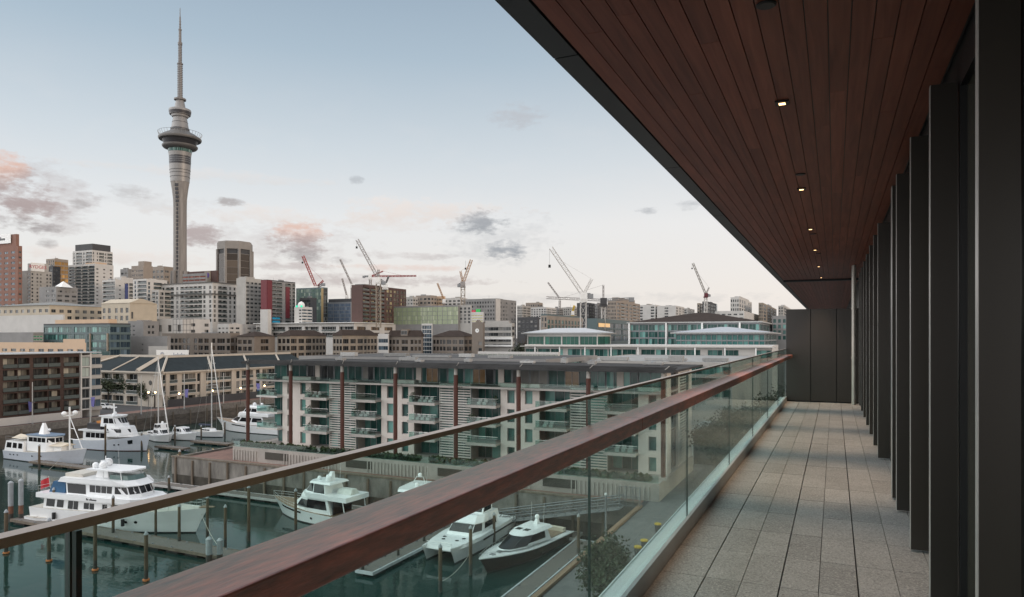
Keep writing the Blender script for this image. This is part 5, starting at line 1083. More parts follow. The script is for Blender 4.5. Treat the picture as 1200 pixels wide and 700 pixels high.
MB().tube([(-3.4, 0, z5+.2), (-3.4, 0, z5+1.7)], .06, 6).bar((-3.4, -.8, z5+1.1), (-3.4, .8, z5+1.1), .12).build('radar_mast', gel, t); whip(t, (-1, 0, z5+.2), 3)
Loft([(-1, 1.6), (2.2, 1.6), (2.8, .8)], [(-.9, 1.6), (1.9, 1.5), (2.4, .7)], z4+.01, z4+.6).body(MB()).build('windshield', mat('tinted_screen', (.10, .16, .15), .15), t)
railing(t, [(-7.5, 2.4, z4), (-6, 2.4, z4), (-4.4, 2.4, z4)], .7); MB().box(-L*.31, -L*.2, -1.8, 1.8, z4+.01, z4+.45).build('sun_lounge', deckm, t)
blue = mat('blue_canvas', (.03, .10, .20), .8, var=.15)
MB().loft([(-L*.40, -2.2, z2+.01), (-L*.295, -2.2, z2+.01), (-L*.295, 2.2, z2+.01), (-L*.40, 2.2, z2+.01)], [(-L*.375, -2.1, z3-.1), (-L*.295, -2.1, z3-.1), (-L*.295, 2.1, z3-.1), (-L*.375, 2.1, z3-.1)]).build('blue_cover', blue, t)
MB().loft([(-L*.485, 1.2, z1+.1), (-L*.42, 1.2, z1+.1), (-L*.42, 2.4, z1+.1), (-L*.485, 2.4, z1+.1)], [(-L*.48, 1.4, z2+.3), (-L*.43, 1.4, z2+.3), (-L*.43, 2.2, z2+.3), (-L*.48, 2.2, z2+.3)]).build('tender', mat('tender_grey', (.05, .05, .06), .6), t)
railing(t, [(-L*.44, y, z2) for y in (-2.9, 0, 2.9)]+[(-L*.30, 2.95, z2)], .9); railing(t, [Vector(P_[i][0]) for i in range(9, 19)]+[Vector((P_[i][0][0], -P_[i][0][1], P_[i][0][2])) for i in range(17, 8, -1)], .85)
MB().tube([(-L*.47, 0, 2.3), (-L*.50, 0, 6.0)], .04, 5).build('flag_staff', steel, t)
m = MB()
for i in range(6): m.quad(*[(-L*.50+.15-x*.3, .12*math.sin(x*1.3), 5.9-z-x*.12) for x, z in ((i, 0), (i+1, 0), (i+1, 1.3), (i, 1.3))])
m.build('flag', mat('red_flag', (.50, .03, .04), .8), t)
m = MB(); x = -3.4
for k in range(8): m.box(x, x+.16, 3.06, 3.10, z1+.2, z1+.36+.12*(k in (0, 3))); m.box(x, x+.16, -3.125, -3.085, z1+.2, z1+.36+.12*(k in (0, 3))); x += .21+.12*(k == 1)
m.build('name_lettering', boot, t)
MB().loft([(L*.46, -.4, 3.45), (L*.46, .4, 3.45), (L*.535, .15, 3.6), (L*.535, -.15, 3.6)], [(L*.46, -.4, 3.62), (L*.46, .4, 3.62), (L*.535, .15, 3.72), (L*.535, -.15, 3.72)]).build('bow_platform', teak, t)
MB().box(-L*.5-1.1, -L*.5-.02, -2.2, 2.2, .2, .35).build('swim_platform', teak, t)
for x in (-9, -3.5, 3): MB().tube([(x, -3.25, 1.0), (x, -3.25, 1.9)], .22, 8).build('fender', boot, t)
# --- flybridge cruiser pointing left
def flycruiser(t, L, B=5.2):
    hm, P_ = hull(L, B, 1.45, 2.5, .10, .92, 2.3); place_hull(t, hm, P_, [gel, boot, teak]); portholes(t, P_, (4, 5, 8), .5, .17)
    side_band(t, P_, 10, 15, .45, .75)
    h1 = Loft([(-L*.24, B*.42), (L*.02, B*.42), (L*.17, B*.34), (L*.27, B*.12)], [(-L*.20, B*.40), (L*.0, B*.40), (L*.08, B*.30), (L*.12, B*.12)], 1.6, 3.6)
    d = h1.body(MB()).build('saloon', gel, t); h1.win(d, 0, .12, 1.0, .28, .88, 1); h1.win(d, 1, .0, .95, .28, .8, 1)
    Loft([(-L*.40, B*.45), (L*.0, B*.45), (L*.09, B*.34), (L*.135, B*.14)], [(-L*.40, B*.45), (L*.0, B*.45), (L*.07, B*.33), (L*.11, B*.13)], 3.6, 4.25).body(MB()).build('flybridge_deck', gel, t)
    h2 = Loft([(-L*.17, B*.36), (-L*.04, B*.36), (L*.06, B*.28), (L*.09, B*.10)], [(-L*.15, B*.32), (-L*.04, B*.32), (L*.0, B*.26), (L*.02, B*.10)], 4.25, 5.6)
    d = h2.body(MB()).build('flybridge_house', gel, t); h2.win(d, 0, .06, .95, .05, .92, 1); h2.win(d, 1, .05, .95, .1, .92, 1); h2.win(d, 2, .03, .97, .1, .92, 1); h2.win(d, 3, .03, .97, .1, .92, 1, both=False)
    Loft([(-L*.22, B*.36), (L*.0, B*.35), (L*.04, B*.16)], [(-L*.21, B*.33), (-L*.01, B*.32), (L*.02, B*.14)], 5.6, 5.85).body(MB()).build('hardtop', gel, t)
    MB().loft([(-L*.15, -.5, 5.85), (-L*.10, -.5, 5.85), (-L*.10, .5, 5.85), (-L*.15, .5, 5.85)], [(-L*.155, -.2, 7.1), (-L*.13, -.2, 7.1), (-L*.13, .2, 7.1), (-L*.155, .2, 7.1)]).build('radar_arch', gel, t)
    dome(t, (-L*.145, .7, 5.86), .42); dome(t, (-L*.07, -.6, 5.86), .35); dome(t, (-L*.03, .4, 5.86), .3); whip(t, (-L*.16, 1.2, 5.8), 3.2); whip(t, (-L*.16, -1.2, 5.8), 3.2)
    MB().loft([(-L*.36, -1.2, 4.26), (-L*.22, -1.2, 4.26), (-L*.22, .6, 4.26), (-L*.36, .6, 4.26)], [(-L*.35, -.8, 4.95), (-L*.22, -.9, 4.9), (-L*.22, .3, 4.9), (-L*.35, .1, 4.95)]).build('tender', mat('tender_white', (.6, .62, .58), .6), t)
    MB().box(-L*.25, -L*.24, -B*.35, B*.35, 1.6, 3.55).build('aft_bulkhead', boatglass, t)
    for sg in (1, -1): MB().bar((-L*.38, sg*B*.40, 1.4), (-L*.36, sg*B*.42, 3.6), .12).build('deck_post', gel, t)
    railing(t, [Vector(P_[i][0]) for i in range(9, 19)]+[Vector((P_[i][0][0], -P_[i][0][1], P_[i][0][2])) for i in range(17, 8, -1)], .7)
    MB().box(-L*.5-1.0, -L*.5-.02, -B*.4, B*.4, .25, .4).build('swim_platform', teak, t); railing(t, [(-L*.5-.9, y, .4) for y in (-B*.38, 0, B*.38)], 1.0)
t, L = boat('flybridge_cruiser', 'white flybridge cruiser with dark curved windows pointing left between the glass rails', 'boat', gp(431, 619, 0), gp(321, 600, 0)); flycruiser(t, L)
# --- catamaran towards the camera
t, L = boat('power_catamaran', 'white power catamaran with a square flybridge and black windscreen, bows towards the balcony', 'boat', gp(583, 619, 0), gp(511, 662, 0))
B = 5.6; m = MB()
for sg in (1, -1):
    hmm, PP = hull(L, 1.9, 1.5, 2.0, .06, .95, 1.9, .8, dark=.15)
    m._mg(hmm, Matrix.Translation((0, sg*1.85, 0)))
m.box(-L*.47, L*.36, -1.6, 1.6, .85, 1.5); m.build('hulls', [gel, boot, gel], t, smooth=True)
Loft([(-L*.49, B*.5), (L*.12, B*.5), (L*.34, B*.44), (L*.46, B*.32)], [(-L*.49, B*.49), (L*.12, B*.49), (L*.33, B*.42), (L*.45, B*.3)], 1.55, 1.95).body(MB()).build('deck', gel, t)
h1 = Loft([(-L*.22, B*.40), (L*.06, B*.40), (L*.17, B*.30)], [(-L*.22, B*.37), (L*.02, B*.36), (L*.09, B*.27)], 1.95, 3.15); d = h1.body(MB()).build('cabin', gel, t)
h1.win(d, 0, .1, .85, .3, .85, 1); h1.win(d, 1, .04, .98, .25, .92, 1); h1.win(d, 2, .02, .98, .25, .92, 1, both=False)
Loft([(-L*.24, B*.40), (L*.02, B*.39), (L*.10, B*.28)], [(-L*.24, B*.36), (-L*.03, B*.34), (L*.03, B*.24)], 3.16, 3.9).body(MB()).build('cabin_top', gel, t)
h2 = Loft([(-L*.20, B*.28), (-L*.03, B*.28)], [(-L*.20, B*.27), (-L*.07, B*.26)], 3.9, 4.9); d = h2.body(MB()).build('flybridge_house', gel, t); h2.win(d, 0, .12, .9, .15, .9, 1); h2.win(d, 1, .05, .95, .15, .9, 1, both=False); h2.win(d, 3, .05, .95, .15, .9, 1, both=False)
Loft([(-L*.24, B*.30), (-L*.05, B*.29)], [(-L*.24, B*.29), (-L*.06, B*.28)], 4.9, 5.05).body(MB()).build('hardtop', gel, t)
for x, y in ((L*.30, .9), (L*.30, -.9), (L*.24, 1.3), (L*.24, -1.3)): MB().lathe([(.24, 1.96), (.24, 1.99), (.01, 1.995)], 12, (x, y)).build('deck_hatch', boatglass, t)
railing(t, [(L*.46, y, 1.9) for y in (-1.6, 0, 1.6)], .5); whip(t, (-L*.2, 1, 5), 3)
MB().box(-L*.45, L*.1, B*.495, B*.505, 1.3, 1.5).box(-L*.45, L*.1, -B*.505, -B*.495, 1.3, 1.5).build('rubbing_strake', boot, t)
# --- dark hulled cruiser
t, L = boat('dark_hull_cruiser', 'sports cruiser with a dark brown hull and a curved white cabin beside the timber dock', 'boat', gp(655, 632, 0), gp(562, 676, 0))
B = 4.6; brownh = mat('brown_gelcoat', (.050, .040, .036), .25, var=.06)
hm, P_ = hull(L, B, 1.35, 1.95, .08, .92, 2.1, .85); place_hull(t, hm, P_, [brownh, boot, gel])
m = MB()
for sg in (1, -1): m.tube([(p[0][0], sg*(p[0][1]+.01), p[0][2]-.02) for p in P_], .09, 6)
m.build('gunwale', gel, t)
h1 = Loft([(-L*.20, B*.41, 1.6), (L*.10, B*.36, 1.75), (L*.23, B*.20, 1.8), (L*.26, B*.06, 1.82)], [(-L*.17, B*.37), (L*.0, B*.33), (L*.075, B*.21), (L*.09, B*.06)], 1.6, 2.85); d = h1.body(MB()).build('cabin', gel, t)
h1.win(d, 0, .22, 1.0, .3, .95, 1); h1.win(d, 1, 0, 1, .08, .95, 1); h1.win(d, 2, 0, 1, .08, .95, 1); h1.win(d, 3, 0, 1, .08, .95, 1, both=False)
Loft([(-L*.24, B*.38), (-L*.01, B*.36), (L*.08, B*.23), (L*.10, B*.07)], [(-L*.23, B*.30), (-L*.01, B*.28), (L*.05, B*.18), (L*.065, B*.05)], 2.86, 3.2).body(MB()).build('cabin_roof', gel, t, smooth=True)
for y in (.55, -.55): MB().box(-L*.03, L*.02, y-.35, y+.35, 3.201, 3.23).build('roof_hatch', boatglass, t)
MB().loft([(-L*.20, -.3, 3.1), (-L*.16, -.3, 3.1), (-L*.16, .3, 3.1), (-L*.20, .3, 3.1)], [(-L*.20, -.15, 3.8), (-L*.18, -.15, 3.8), (-L*.18, .15, 3.8), (-L*.20, .15, 3.8)]).build('radar_mast', gel, t); dome(t, (-L*.19, 0, 3.81), .3); whip(t, (-L*.19, .9, 3.1), 2.6); whip(t, (-L*.19, -.9, 3.1), 2.6)
MB().box(-L*.47, -L*.22, -B*.30, B*.30, 1.36, 1.42).build('cockpit_floor', teak, t); MB().box(-L*.46, -L*.42, -B*.3, B*.3, 1.43, 1.9).build('cockpit_seat', canvas, t)
for x in (L*.28, L*.36): MB().box(x-.25, x+.25, -.25, .25, 1.75, 1.86).build('deck_hatch', grey, t)
railing(t, [Vector(P_[i][0])+Vector((0, -.1, 0)) for i in range(9, 19)]+[Vector((P_[i][0][0], -P_[i][0][1]+.1, P_[i][0][2])) for i in range(17, 8, -1)], .5)
# --- launch mostly behind the timber handrail
t, L = boat('launch', 'white launch mostly hidden behind the timber handrail with radar gear on its roof', 'boat', gp(512, 601, 0), gp(430, 648, 0))
B = 4.4; hm, P_ = hull(L, B, 1.3, 2.0, .08, .9, 2.0); place_hull(t, hm, P_, [gel, boot, gel]); side_band(t, P_, 0, 18, .80, .9, 'hull_stripe', boot)
h1 = Loft([(-L*.30, B*.38), (L*.0, B*.38), (L*.10, B*.22)], [(-L*.29, B*.35), (-L*.04, B*.35), (L*.03, B*.2)], 1.5, 3.3); d = h1.body(MB()).build('cabin', gel, t); h1.win(d, 0, .08, .92, .45, .88, 3); h1.win(d, 1, .05, .95, .4, .9); h1.win(d, 2, .05, .95, .4, .9, 2, both=False)
Loft([(-L*.38, B*.42), (L*.0, B*.42), (L*.07, B*.26)], [(-L*.38, B*.40), (L*.0, B*.40), (L*.06, B*.24)], 3.3, 3.7).body(MB()).build('upper_deck', gel, t)
h2 = Loft([(-L*.22, B*.34), (-L*.02, B*.33), (L*.04, B*.18)], [(-L*.21, B*.31), (-L*.05, B*.30), (-L*.01, B*.16)], 3.7, 5.3); d = h2.body(MB()).build('flybridge_house', gel, t); h2.win(d, 0, .06, .95, .25, .88, 2); h2.win(d, 1, .05, .95, .25, .9); h2.win(d, 2, .05, .95, .25, .9, 2, both=False)
Loft([(-L*.30, B*.36), (-L*.04, B*.35), (L*.03, B*.20)], [(-L*.29, B*.34), (-L*.05, B*.33), (L*.01, B*.18)], 5.3, 5.55).body(MB()).build('roof', gel, t)
m = MB(); m.tube([(-L*.2, 1, 5.5), (-L*.22, .5, 6.4), (-L*.22, -.5, 6.4), (-L*.2, -1, 5.5)], .05, 6); m.build('radar_arch', steel, t); dome(t, (-L*.22, 0, 6.4), .32); dome(t, (-L*.12, .5, 5.55), .28); whip(t, (-L*.2, 1.2, 5.5), 2.5)
railing(t, [Vector(P_[i][0]) for i in range(9, 19)]+[Vector((P_[i][0][0], -P_[i][0][1], P_[i][0][2])) for i in range(17, 8, -1)], .65)
# --- old trawler far left
t, L = boat('trawler_yacht', 'pale grey converted trawler with an A frame mast and cream awning at the far left', 'boat', gp(16, 536, 0), gp(102, 545, 0))
B = 5.6; gh = mat('pale_blue_grey_hull', (.50, .54, .60), .4, var=.05)
hm, P_ = hull(L, B, 1.9, 3.4, .06, .8, 2.4); place_hull(t, hm, P_, [gh, boot, deckm]); portholes(t, P_, (2, 3, 4, 8, 10), .6, .16)
side_band(t, P_, 0, 18, .92, 1.0, 'bulwark_cap', gel)
h1 = Loft([(-L*.48, 2.2), (-L*.20, 2.4)], [(-L*.46, 2.1), (-L*.20, 2.3)], 1.8, 4.0); d = h1.body(MB()).build('aft_cabin', gel, t); h1.win(d, 0, .08, .34, .35, .85); h1.win(d, 0, .42, .64, .35, .85); h1.win(d, 0, .72, .94, .35, .85); h1.win(d, 3, .1, .9, .35, .85, 2, both=False)
railing(t, [(-L*.46, -2.2, 4.0), (-L*.34, -2.3, 4.0), (-L*.2, -2.4, 4.0), (-L*.2, 2.4, 4.0), (-L*.34, 2.3, 4), (-L*.46, 2.2, 4.0)], .95, m_=grey)
h2 = Loft([(-L*.18, 1.9), (L*.08, 1.9), (L*.14, .8)], [(-L*.18, 1.8), (L*.08, 1.8), (L*.13, .75)], 2.2, 5.4); d = h2.body(MB()).build('wheelhouse', gel, t); h2.win(d, 0, .08, .95, .62, .9, 4); h2.win(d, 1, .05, .95, .62, .9, 1); h2.win(d, 2, .05, .95, .62, .9, 2, both=False)
Loft([(-L*.19, 2.0), (L*.09, 2.0), (L*.155, .9)], [(-L*.19, 2.0), (L*.09, 2.0), (L*.155, .9)], 5.4, 5.6).body(MB()).build('wheelhouse_roof', mat('blue_grey_roof', (.16, .22, .30), .6), t)
MB().loft([(-L*.10, -.7, 5.6), (-L*.03, -.7, 5.6), (-L*.03, .7, 5.6), (-L*.10, .7, 5.6)], [(-L*.08, -.2, 7.9), (-L*.06, -.2, 7.9), (-L*.06, .2, 7.9), (-L*.08, .2, 7.9)]).build('funnel_mast', gel, t); dome(t, (-L*.03, .5, 6.2), .3)
MB().loft([(-L*.42, -1.6, 4.5), (-L*.24, -1.6, 4.5), (-L*.24, 1.6, 4.5), (-L*.42, 1.6, 4.5)], [(-L*.40, -.1, 5.2), (-L*.26, -.1, 5.0), (-L*.26, .1, 5.0), (-L*.40, .1, 5.2)]).build('awning', canvas, t)
MB().loft([(-L*.01+2.6, -1.8, 3.5), (L*.27, -1.6, 3.6), (L*.27, 1.6, 3.6), (-L*.01+2.6, 1.8, 3.5)], [(-L*.01+2.6, -.1, 4.2), (L*.27, -.1, 4.1), (L*.27, .1, 4.1), (-L*.01+2.6, .1, 4.2)]).build('foredeck_awning', canvas, t)
MB().box(L*.02+2.7, L*.24, -1.2, 1.2, 2.3, 3.45).build('deck_lockers', gel, t)
m = MB(); mx = L*.275; m.tube([(mx, 0, 2.4), (mx, 0, 11.6)], .17, 8).tube([(mx, .0, 9.6), (L*.44, 0, 3.2)], .09, 6).bar((mx, -1.3, 9.8), (mx, 1.3, 9.8), .2).bar((mx, 0, 5), (L*.40, 0, 4.9), .12).bar((mx, 0, 7.2), (L*.34, 0, 7.1), .10); m.build('a_frame_mast', gel, t)
dome(t, (mx-.1, -1.1, 9.9), .5); dome(t, (mx+.1, 1.1, 9.9), .5)
# --- expedition yacht second in the far row
t, L = boat('pilothouse_yacht', 'tall white pilothouse motor yacht with a red brown boot line by the quay wall', 'yacht', gp(97, 524, 0), gp(176, 529, 0))
B = 5.8; hm, P_ = hull(L, B, 2.1, 3.9, .05, .9, 2.5); place_hull(t, hm, P_, [mat('cool_white_hull', (.66, .70, .76), .3, var=.04), mat('red_boot', (.10, .035, .035), .5), deckm]); portholes(t, P_, (9, 11, 12), .5, .18); side_band(t, P_, 14, 15, .1, .6)
h1 = Loft([(-L*.36, 2.4), (L*.0, 2.5)], [(-L*.36, 2.3), (L*.0, 2.4)], 2.0, 4.3); d = h1.body(MB()).build('saloon', gel, t); h1.win(d, 0, .12, .9, .35, .85, 4, mt=G_GRN if False else boatglass)
Loft([(-L*.42, 2.6), (L*.02, 2.7), (L*.06, 1.6)], [(-L*.42, 2.6), (L*.02, 2.7), (L*.06, 1.6)], 4.3, 4.6).body(MB()).build('upper_deck', gel, t)
h2 = Loft([(-L*.02, 2.5), (L*.18, 2.3), (L*.30, .8)], [(-L*.02, 2.4), (L*.16, 2.1), (L*.25, .7)], 3.2, 5.4); d = h2.body(MB()).build('fore_cabin', gel, t); h2.win(d, 0, .10, 1, .45, .82, 2); h2.win(d, 1, 0, .95, .45, .82, 1)
h3 = Loft([(-L*.12, 2.0), (L*.10, 2.0), (L*.16, .8)], [(-L*.11, 1.9), (L*.06, 1.9), (L*.10, .75)], 5.4, 7.7); d = h3.body(MB()).build('pilothouse', gel, t); h3.win(d, 0, .2, .95, .35, .85, 2); h3.win(d, 1, .05, .95, .35, .88); h3.win(d, 2, .03, .97, .35, .88, 2, both=False)
Loft([(-L*.14, 2.1), (L*.07, 2.1), (L*.12, .9)], [(-L*.14, 2.1), (L*.07, 2.1), (L*.12, .9)], 7.7, 7.9).body(MB()).build('pilothouse_roof', gel, t)
m = MB(); m.bar((-L*.02, 0, 7.9), (-L*.03, 0, 10.6), .35).bar((-L*.03, -.8, 9.6), (-L*.03, .8, 9.6), .2); m.build('radar_mast', gel, t); dome(t, (-L*.06, .9, 7.9), .4); dome(t, (L*.02, -.9, 7.9), .35); dome(t, (-L*.22, 1.2, 6.3), .5)
MB().box(-L*.34, -L*.14, -1.6, 1.6, 4.61, 5.9).build('covered_tender', boot, t); MB().box(-L*.26, -L*.20, -.5, 1.9, 5.91, 6.4).build('orange_raft', orange, t)
railing(t, [(-L*.42, 2.5, 4.6), (-L*.3, 2.5, 4.6), (-L*.16, 2.5, 4.6)], .9); railing(t, [Vector(P_[i][0]) for i in range(10, 19)]+[Vector((P_[i][0][0], -P_[i][0][1], P_[i][0][2])) for i in range(17, 9, -1)], .6)
# --- smaller boats in the far row
def small(label, a, b, B=3.8, top=True, stripe=None):
    t, L = boat('cabin_cruiser', label, 'boat', gp(*a, 0), gp(*b, 0)); hm, P_ = hull(L, B, 1.4, 2.1, .08, .9, 2.1); place_hull(t, hm, P_, [gel, stripe or boot, gel])
    h1 = Loft([(-L*.25, B*.38), (L*.08, B*.38), (L*.22, B*.16)], [(-L*.22, B*.34), (L*.02, B*.33), (L*.09, B*.15)], 1.6, 3.0); d = h1.body(MB()).build('cabin', gel, t); h1.win(d, 0, .1, .95, .35, .85, 2); h1.win(d, 1, .02, .95, .3, .9); h1.win(d, 2, .02, .98, .3, .9, both=False)
    if top:
        h2 = Loft([(-L*.22, B*.33), (L*.0, B*.33), (L*.06, B*.15)], [(-L*.2, B*.3), (-L*.02, B*.3), (L*.02, B*.14)], 3.0, 4.3); d = h2.body(MB()).build('flybridge', gel, t); h2.win(d, 0, .1, .95, .3, .85, 2); h2.win(d, 1, .05, .95, .3, .85)
        dome(t, (-L*.15, .4, 4.3), .3)
    railing(t, [Vector(P_[i][0]) for i in range(9, 19)]+[Vector((P_[i][0][0], -P_[i][0][1], P_[i][0][2])) for i in range(17, 8, -1)], .6); return t, L
small('small white flybridge boat stern on beside the bow of the pilothouse yacht', (183, 515), (199, 519), 4.4)
small('low white sports cruiser with dark windows left of the tall sailing mast', (201, 513), (231, 517), 4.2, False, brownh)
def sailboat(label, a, b, mast, boom):
    t, L = boat('sailing_yacht', label, 'boat', gp(*a, 0), gp(*b, 0)); hm, P_ = hull(L, 3.9, 1.3, 1.7, .06, .8, 2.0); place_hull(t, hm, P_, [gel, boot, deckm])
    h1 = Loft([(-L*.18, 1.2), (L*.15, 1.0), (L*.24, .3)], [(-L*.17, 1.05), (L*.12, .85), (L*.18, .25)], 1.4, 2.1); d = h1.body(MB()).build('coachroof', gel, t); h1.win(d, 0, .1, .9, .3, .75, 3)
    mx = L*.08; al = mat('mast_alloy', (.60, .60, .58), .4, .3); MB().tube([(mx, 0, 1.8), (mx, 0, mast)], .15, 8).bar((mx, -1.6, mast*.55), (mx, 1.6, mast*.55), .09).bar((mx, -1.2, mast*.78), (mx, 1.2, mast*.78), .09).build('mast', al, t)
    MB().tube([(L*.47, 0, 1.8), (mx+.1, 0, mast*.93)], [.16, .09], 6).build('furled_jib', white, t)
    m = MB(); m.tube([(-L*.49, 0, 1.4), (mx, 0, mast)], .03, 4)
    for sg in (1, -1): m.tube([(mx-.3, sg*1.8, 1.4), (mx, sg*1.6, mast*.55), (mx, 0, mast*.95)], .03, 4)
    m.build('rigging', steel, t)
    if boom: MB().tube([(mx-.2, 0, 3.0), (-L*.34, 0, 2.9)], .25, 8).build('boom', mat('navy_sail_cover', (.04, .05, .08), .8), t)
    return t
sailboat('white sailing yacht with a bare mast and furled jib left of the rust red columns', (228, 510), (263, 513), 24.5, True)
sailboat('sailing yacht with a tall mast between the pilothouse yacht and the sports cruiser', (168, 512), (199, 519), 21, False)
t, L = boat('superyacht', 'large white sleek motor yacht half hidden behind the left rust red column', 'yacht', gp(333, 509, 0), gp(254, 503, 0))
B = 6; hm, P_ = hull(L, B, 2.0, 3.4, .12, .9, 2.2); place_hull(t, hm, P_, [gel, boot, teak]); side_band(t, P_, 8, 12, .5, .72)
h1 = Loft([(-L*.3, 2.5), (L*.1, 2.5), (L*.28, .8)], [(-L*.28, 2.3), (L*.02, 2.3), (L*.12, .7)], 2.2, 4.6); d = h1.body(MB()).build('saloon', gel, t); h1.win(d, 0, .05, .95, .35, .8, 2); h1.win(d, 1, .0, .95, .35, .8)
Loft([(-L*.38, 2.7), (L*.04, 2.6), (L*.14, .9)], [(-L*.38, 2.7), (L*.02, 2.6), (L*.11, .9)], 4.6, 5.4).body(MB()).build('flybridge_deck', gel, t)
h2 = Loft([(-L*.2, 2.0), (L*.02, 2.0), (L*.08, .7)], [(-L*.18, 1.8), (-L*.03, 1.8), (L*.0, .6)], 5.4, 6.9); d = h2.body(MB()).build('flybridge_house', gel, t); h2.win(d, 0, .05, .95, .2, .8, 2); h2.win(d, 1, .02, .98, .2, .8)
Loft([(-L*.24, 2.0), (-L*.02, 1.9), (L*.02, .7)], [(-L*.23, 1.8), (-L*.03, 1.7), (L*.0, .6)], 6.9, 7.3).body(MB()).build('hardtop', gel, t); dome(t, (-L*.1, .6, 7.3), .5); dome(t, (-L*.16, -.6, 7.3), .4)
# kayaks / dinghy on the left dock
def dinghy(label, c, L, yaw, m_=None):
    t = thing('dinghy', label, 'dinghy', c, yaw, 'little boats on the left dock'); hm, P_ = hull(L, .95, .32, .42, .05, .5, 1.8, .8, dark=.02, n=10); hm.build('hull', [m_ or gel, m_ or gel, deckm], t, (0, 0, .02)); MB().box(-.3, -.1, -.36, .36, .345, .36).build('thwart', teak, t)
dinghy('slim white dinghy lying on the left end of the floating dock', uv(-100.5, 60.6, .64), 4.6, -.35)
# ================================================================== DOCKS, PILES, GANGWAY
dockdeck = mat('dock_deck', (.155, .140, .125), .85, var=.3, scale=2.2, stretch=(1, 6, 1)); dockedge = mat('dock_edge', (.48, .47, .45), .8, var=.15)
def dock(label, v0, v1, u0, u1, edge=dockedge, z=.62, cl=True):
    t = thing('floating_dock', label, 'dock', SH, -TH, 'floating docks of the marina'); lx = (v1-v0) > (u1-u0)
    MB().box(v0, v1, u0, u1, z-.12, z).build('deck', dockdeck, t); e = .16
    MB().box(v0-e, v0-.003, u0-e, u1+e, z-.3, z+.05).box(v1+.003, v1+e, u0-e, u1+e, z-.3, z+.05).box(v0-.002, v1+.002, u0-e, u0-.003, z-.3, z+.05).box(v0-.002, v1+.002, u1+.003, u1+e, z-.3, z+.05).build('edge_beam', edge, t)
    m = MB(); n = int(max(v1-v0, u1-u0)/3.2)
    for k in range(n):
        f = (k+.2)/n
        if lx: m.box(v0+(v1-v0)*f, v0+(v1-v0)*f+2, u0+.1, u1-.1, -.3, z-.125)
        else: m.box(v0+.1, v1-.1, u0+(u1-u0)*f, u0+(u1-u0)*f+2, -.3, z-.125)
    m.build('floats', mat('float_black', (.03, .03, .03), .8), t)
    m = MB()
    for k in range(max(2, n)):
        f = (k+.5)/max(2, n)
        for sg in (0, 1):
            if lx: x, y = v0+(v1-v0)*f, (u0+.15, u1-.15)[sg]; m.box(x-.16, x+.16, y-.05, y+.05, z+.003, z+.14)
            else: x, y = (v0+.15, v1-.15)[sg], u0+(u1-u0)*f; m.box(x-.05, x+.05, y-.16, y+.16, z+.003, z+.14)
    m.build('cleats', grey, t)
    return t
dock('long grey floating dock alongside the three deck yacht', -104, -61, 59.3, 61.8, timber)
dock('floating dock along the foot of the wharf wall', -107, -58, 83.6, 85.6)
dock('pale edged timber dock along the promenade beside the dark hulled cruiser', -29.4, -27.2, 44, 83, mat('dock_white_edge', (.50, .53, .55), .7))
c = gp(424, 671, .62)
fv, fu = c.x*CT-c.y*ST, c.x*ST+c.y*CT
dock('short finger dock with white fendered edges between launch and catamaran', fv-1.0, fv+1.0, fu+.5, fu+24, mat('dock_white_edge', (.50, .53, .55), .7))
def vu(p): return p.x*CT-p.y*ST, p.x*ST+p.y*CT
for px, py, ln, lab in ((35, 541, 22, 'dark finger dock between the trawler and the pilothouse yacht'), (182, 523, 9, 'short dark dock end off the bow of the pilothouse yacht'), (224, 517, 12, 'dark dock end below the sports cruiser')):
    v, u = vu(gp(px, py, .62)); dock(lab, v, v+ln, u, u+1.8, timber)
# piles
ctop = mat('pile_cap_pale', (.36, .385, .40), .6); moss = mat('pile_moss', (.16, .20, .13), .9, var=.3); rustm = mat('pile_rust', (.23, .11, .07), .9, var=.3); ring = mat('orange_ring', (.60, .20, .07), .6)
pw = mat('pile_timber', (.125, .092, .060), .9, var=.4, scale=1.8, stretch=(1, 1, .3), bump=.4); wet = mat('pile_wet', (.060, .058, .050), .7, var=.3)
PROTO = {}
def pile(px, yt, yw, lab, r=.2, kind='timber', hasring=False):
    r *= .82
    p = gp(px, yw, 0); hgt = H-(yt-HOR)/F*p.y; t = thing('mooring_pile', lab, 'pile', p, 0, 'mooring piles in the marina')
    m = MB().tube([(0, 0, 1.2), (0, 0, hgt)], [r, r*.95], 10)
    m.build('shaft', {'timber': pw, 'white': rustm}[kind], t, smooth=True); MB().tube([(0, 0, -2), (0, 0, 1.198)], [r*1.03, r*1.03], 10).build('wet_foot', wet, t, smooth=True)
    if kind == 'white': MB().tube([(0, 0, hgt*.42), (0, 0, hgt+.02)], [r*1.05, r*1.05], 10).build('white_sleeve', ctop, t, smooth=True)
    MB().lathe([(r*1.12, hgt+.021), (r*1.12, hgt+.12), (r*.5, hgt+.34), (.01, hgt+.42)], 10).build('cap', ctop if kind == 'white' else (moss if r < .17 else ctop), t, smooth=True)
    if hasring: MB().lathe([(r*1.15, .05), (r*1.7, .05), (r*1.7, .22), (r*1.15, .22)], 12).build('float_ring', ring, t)
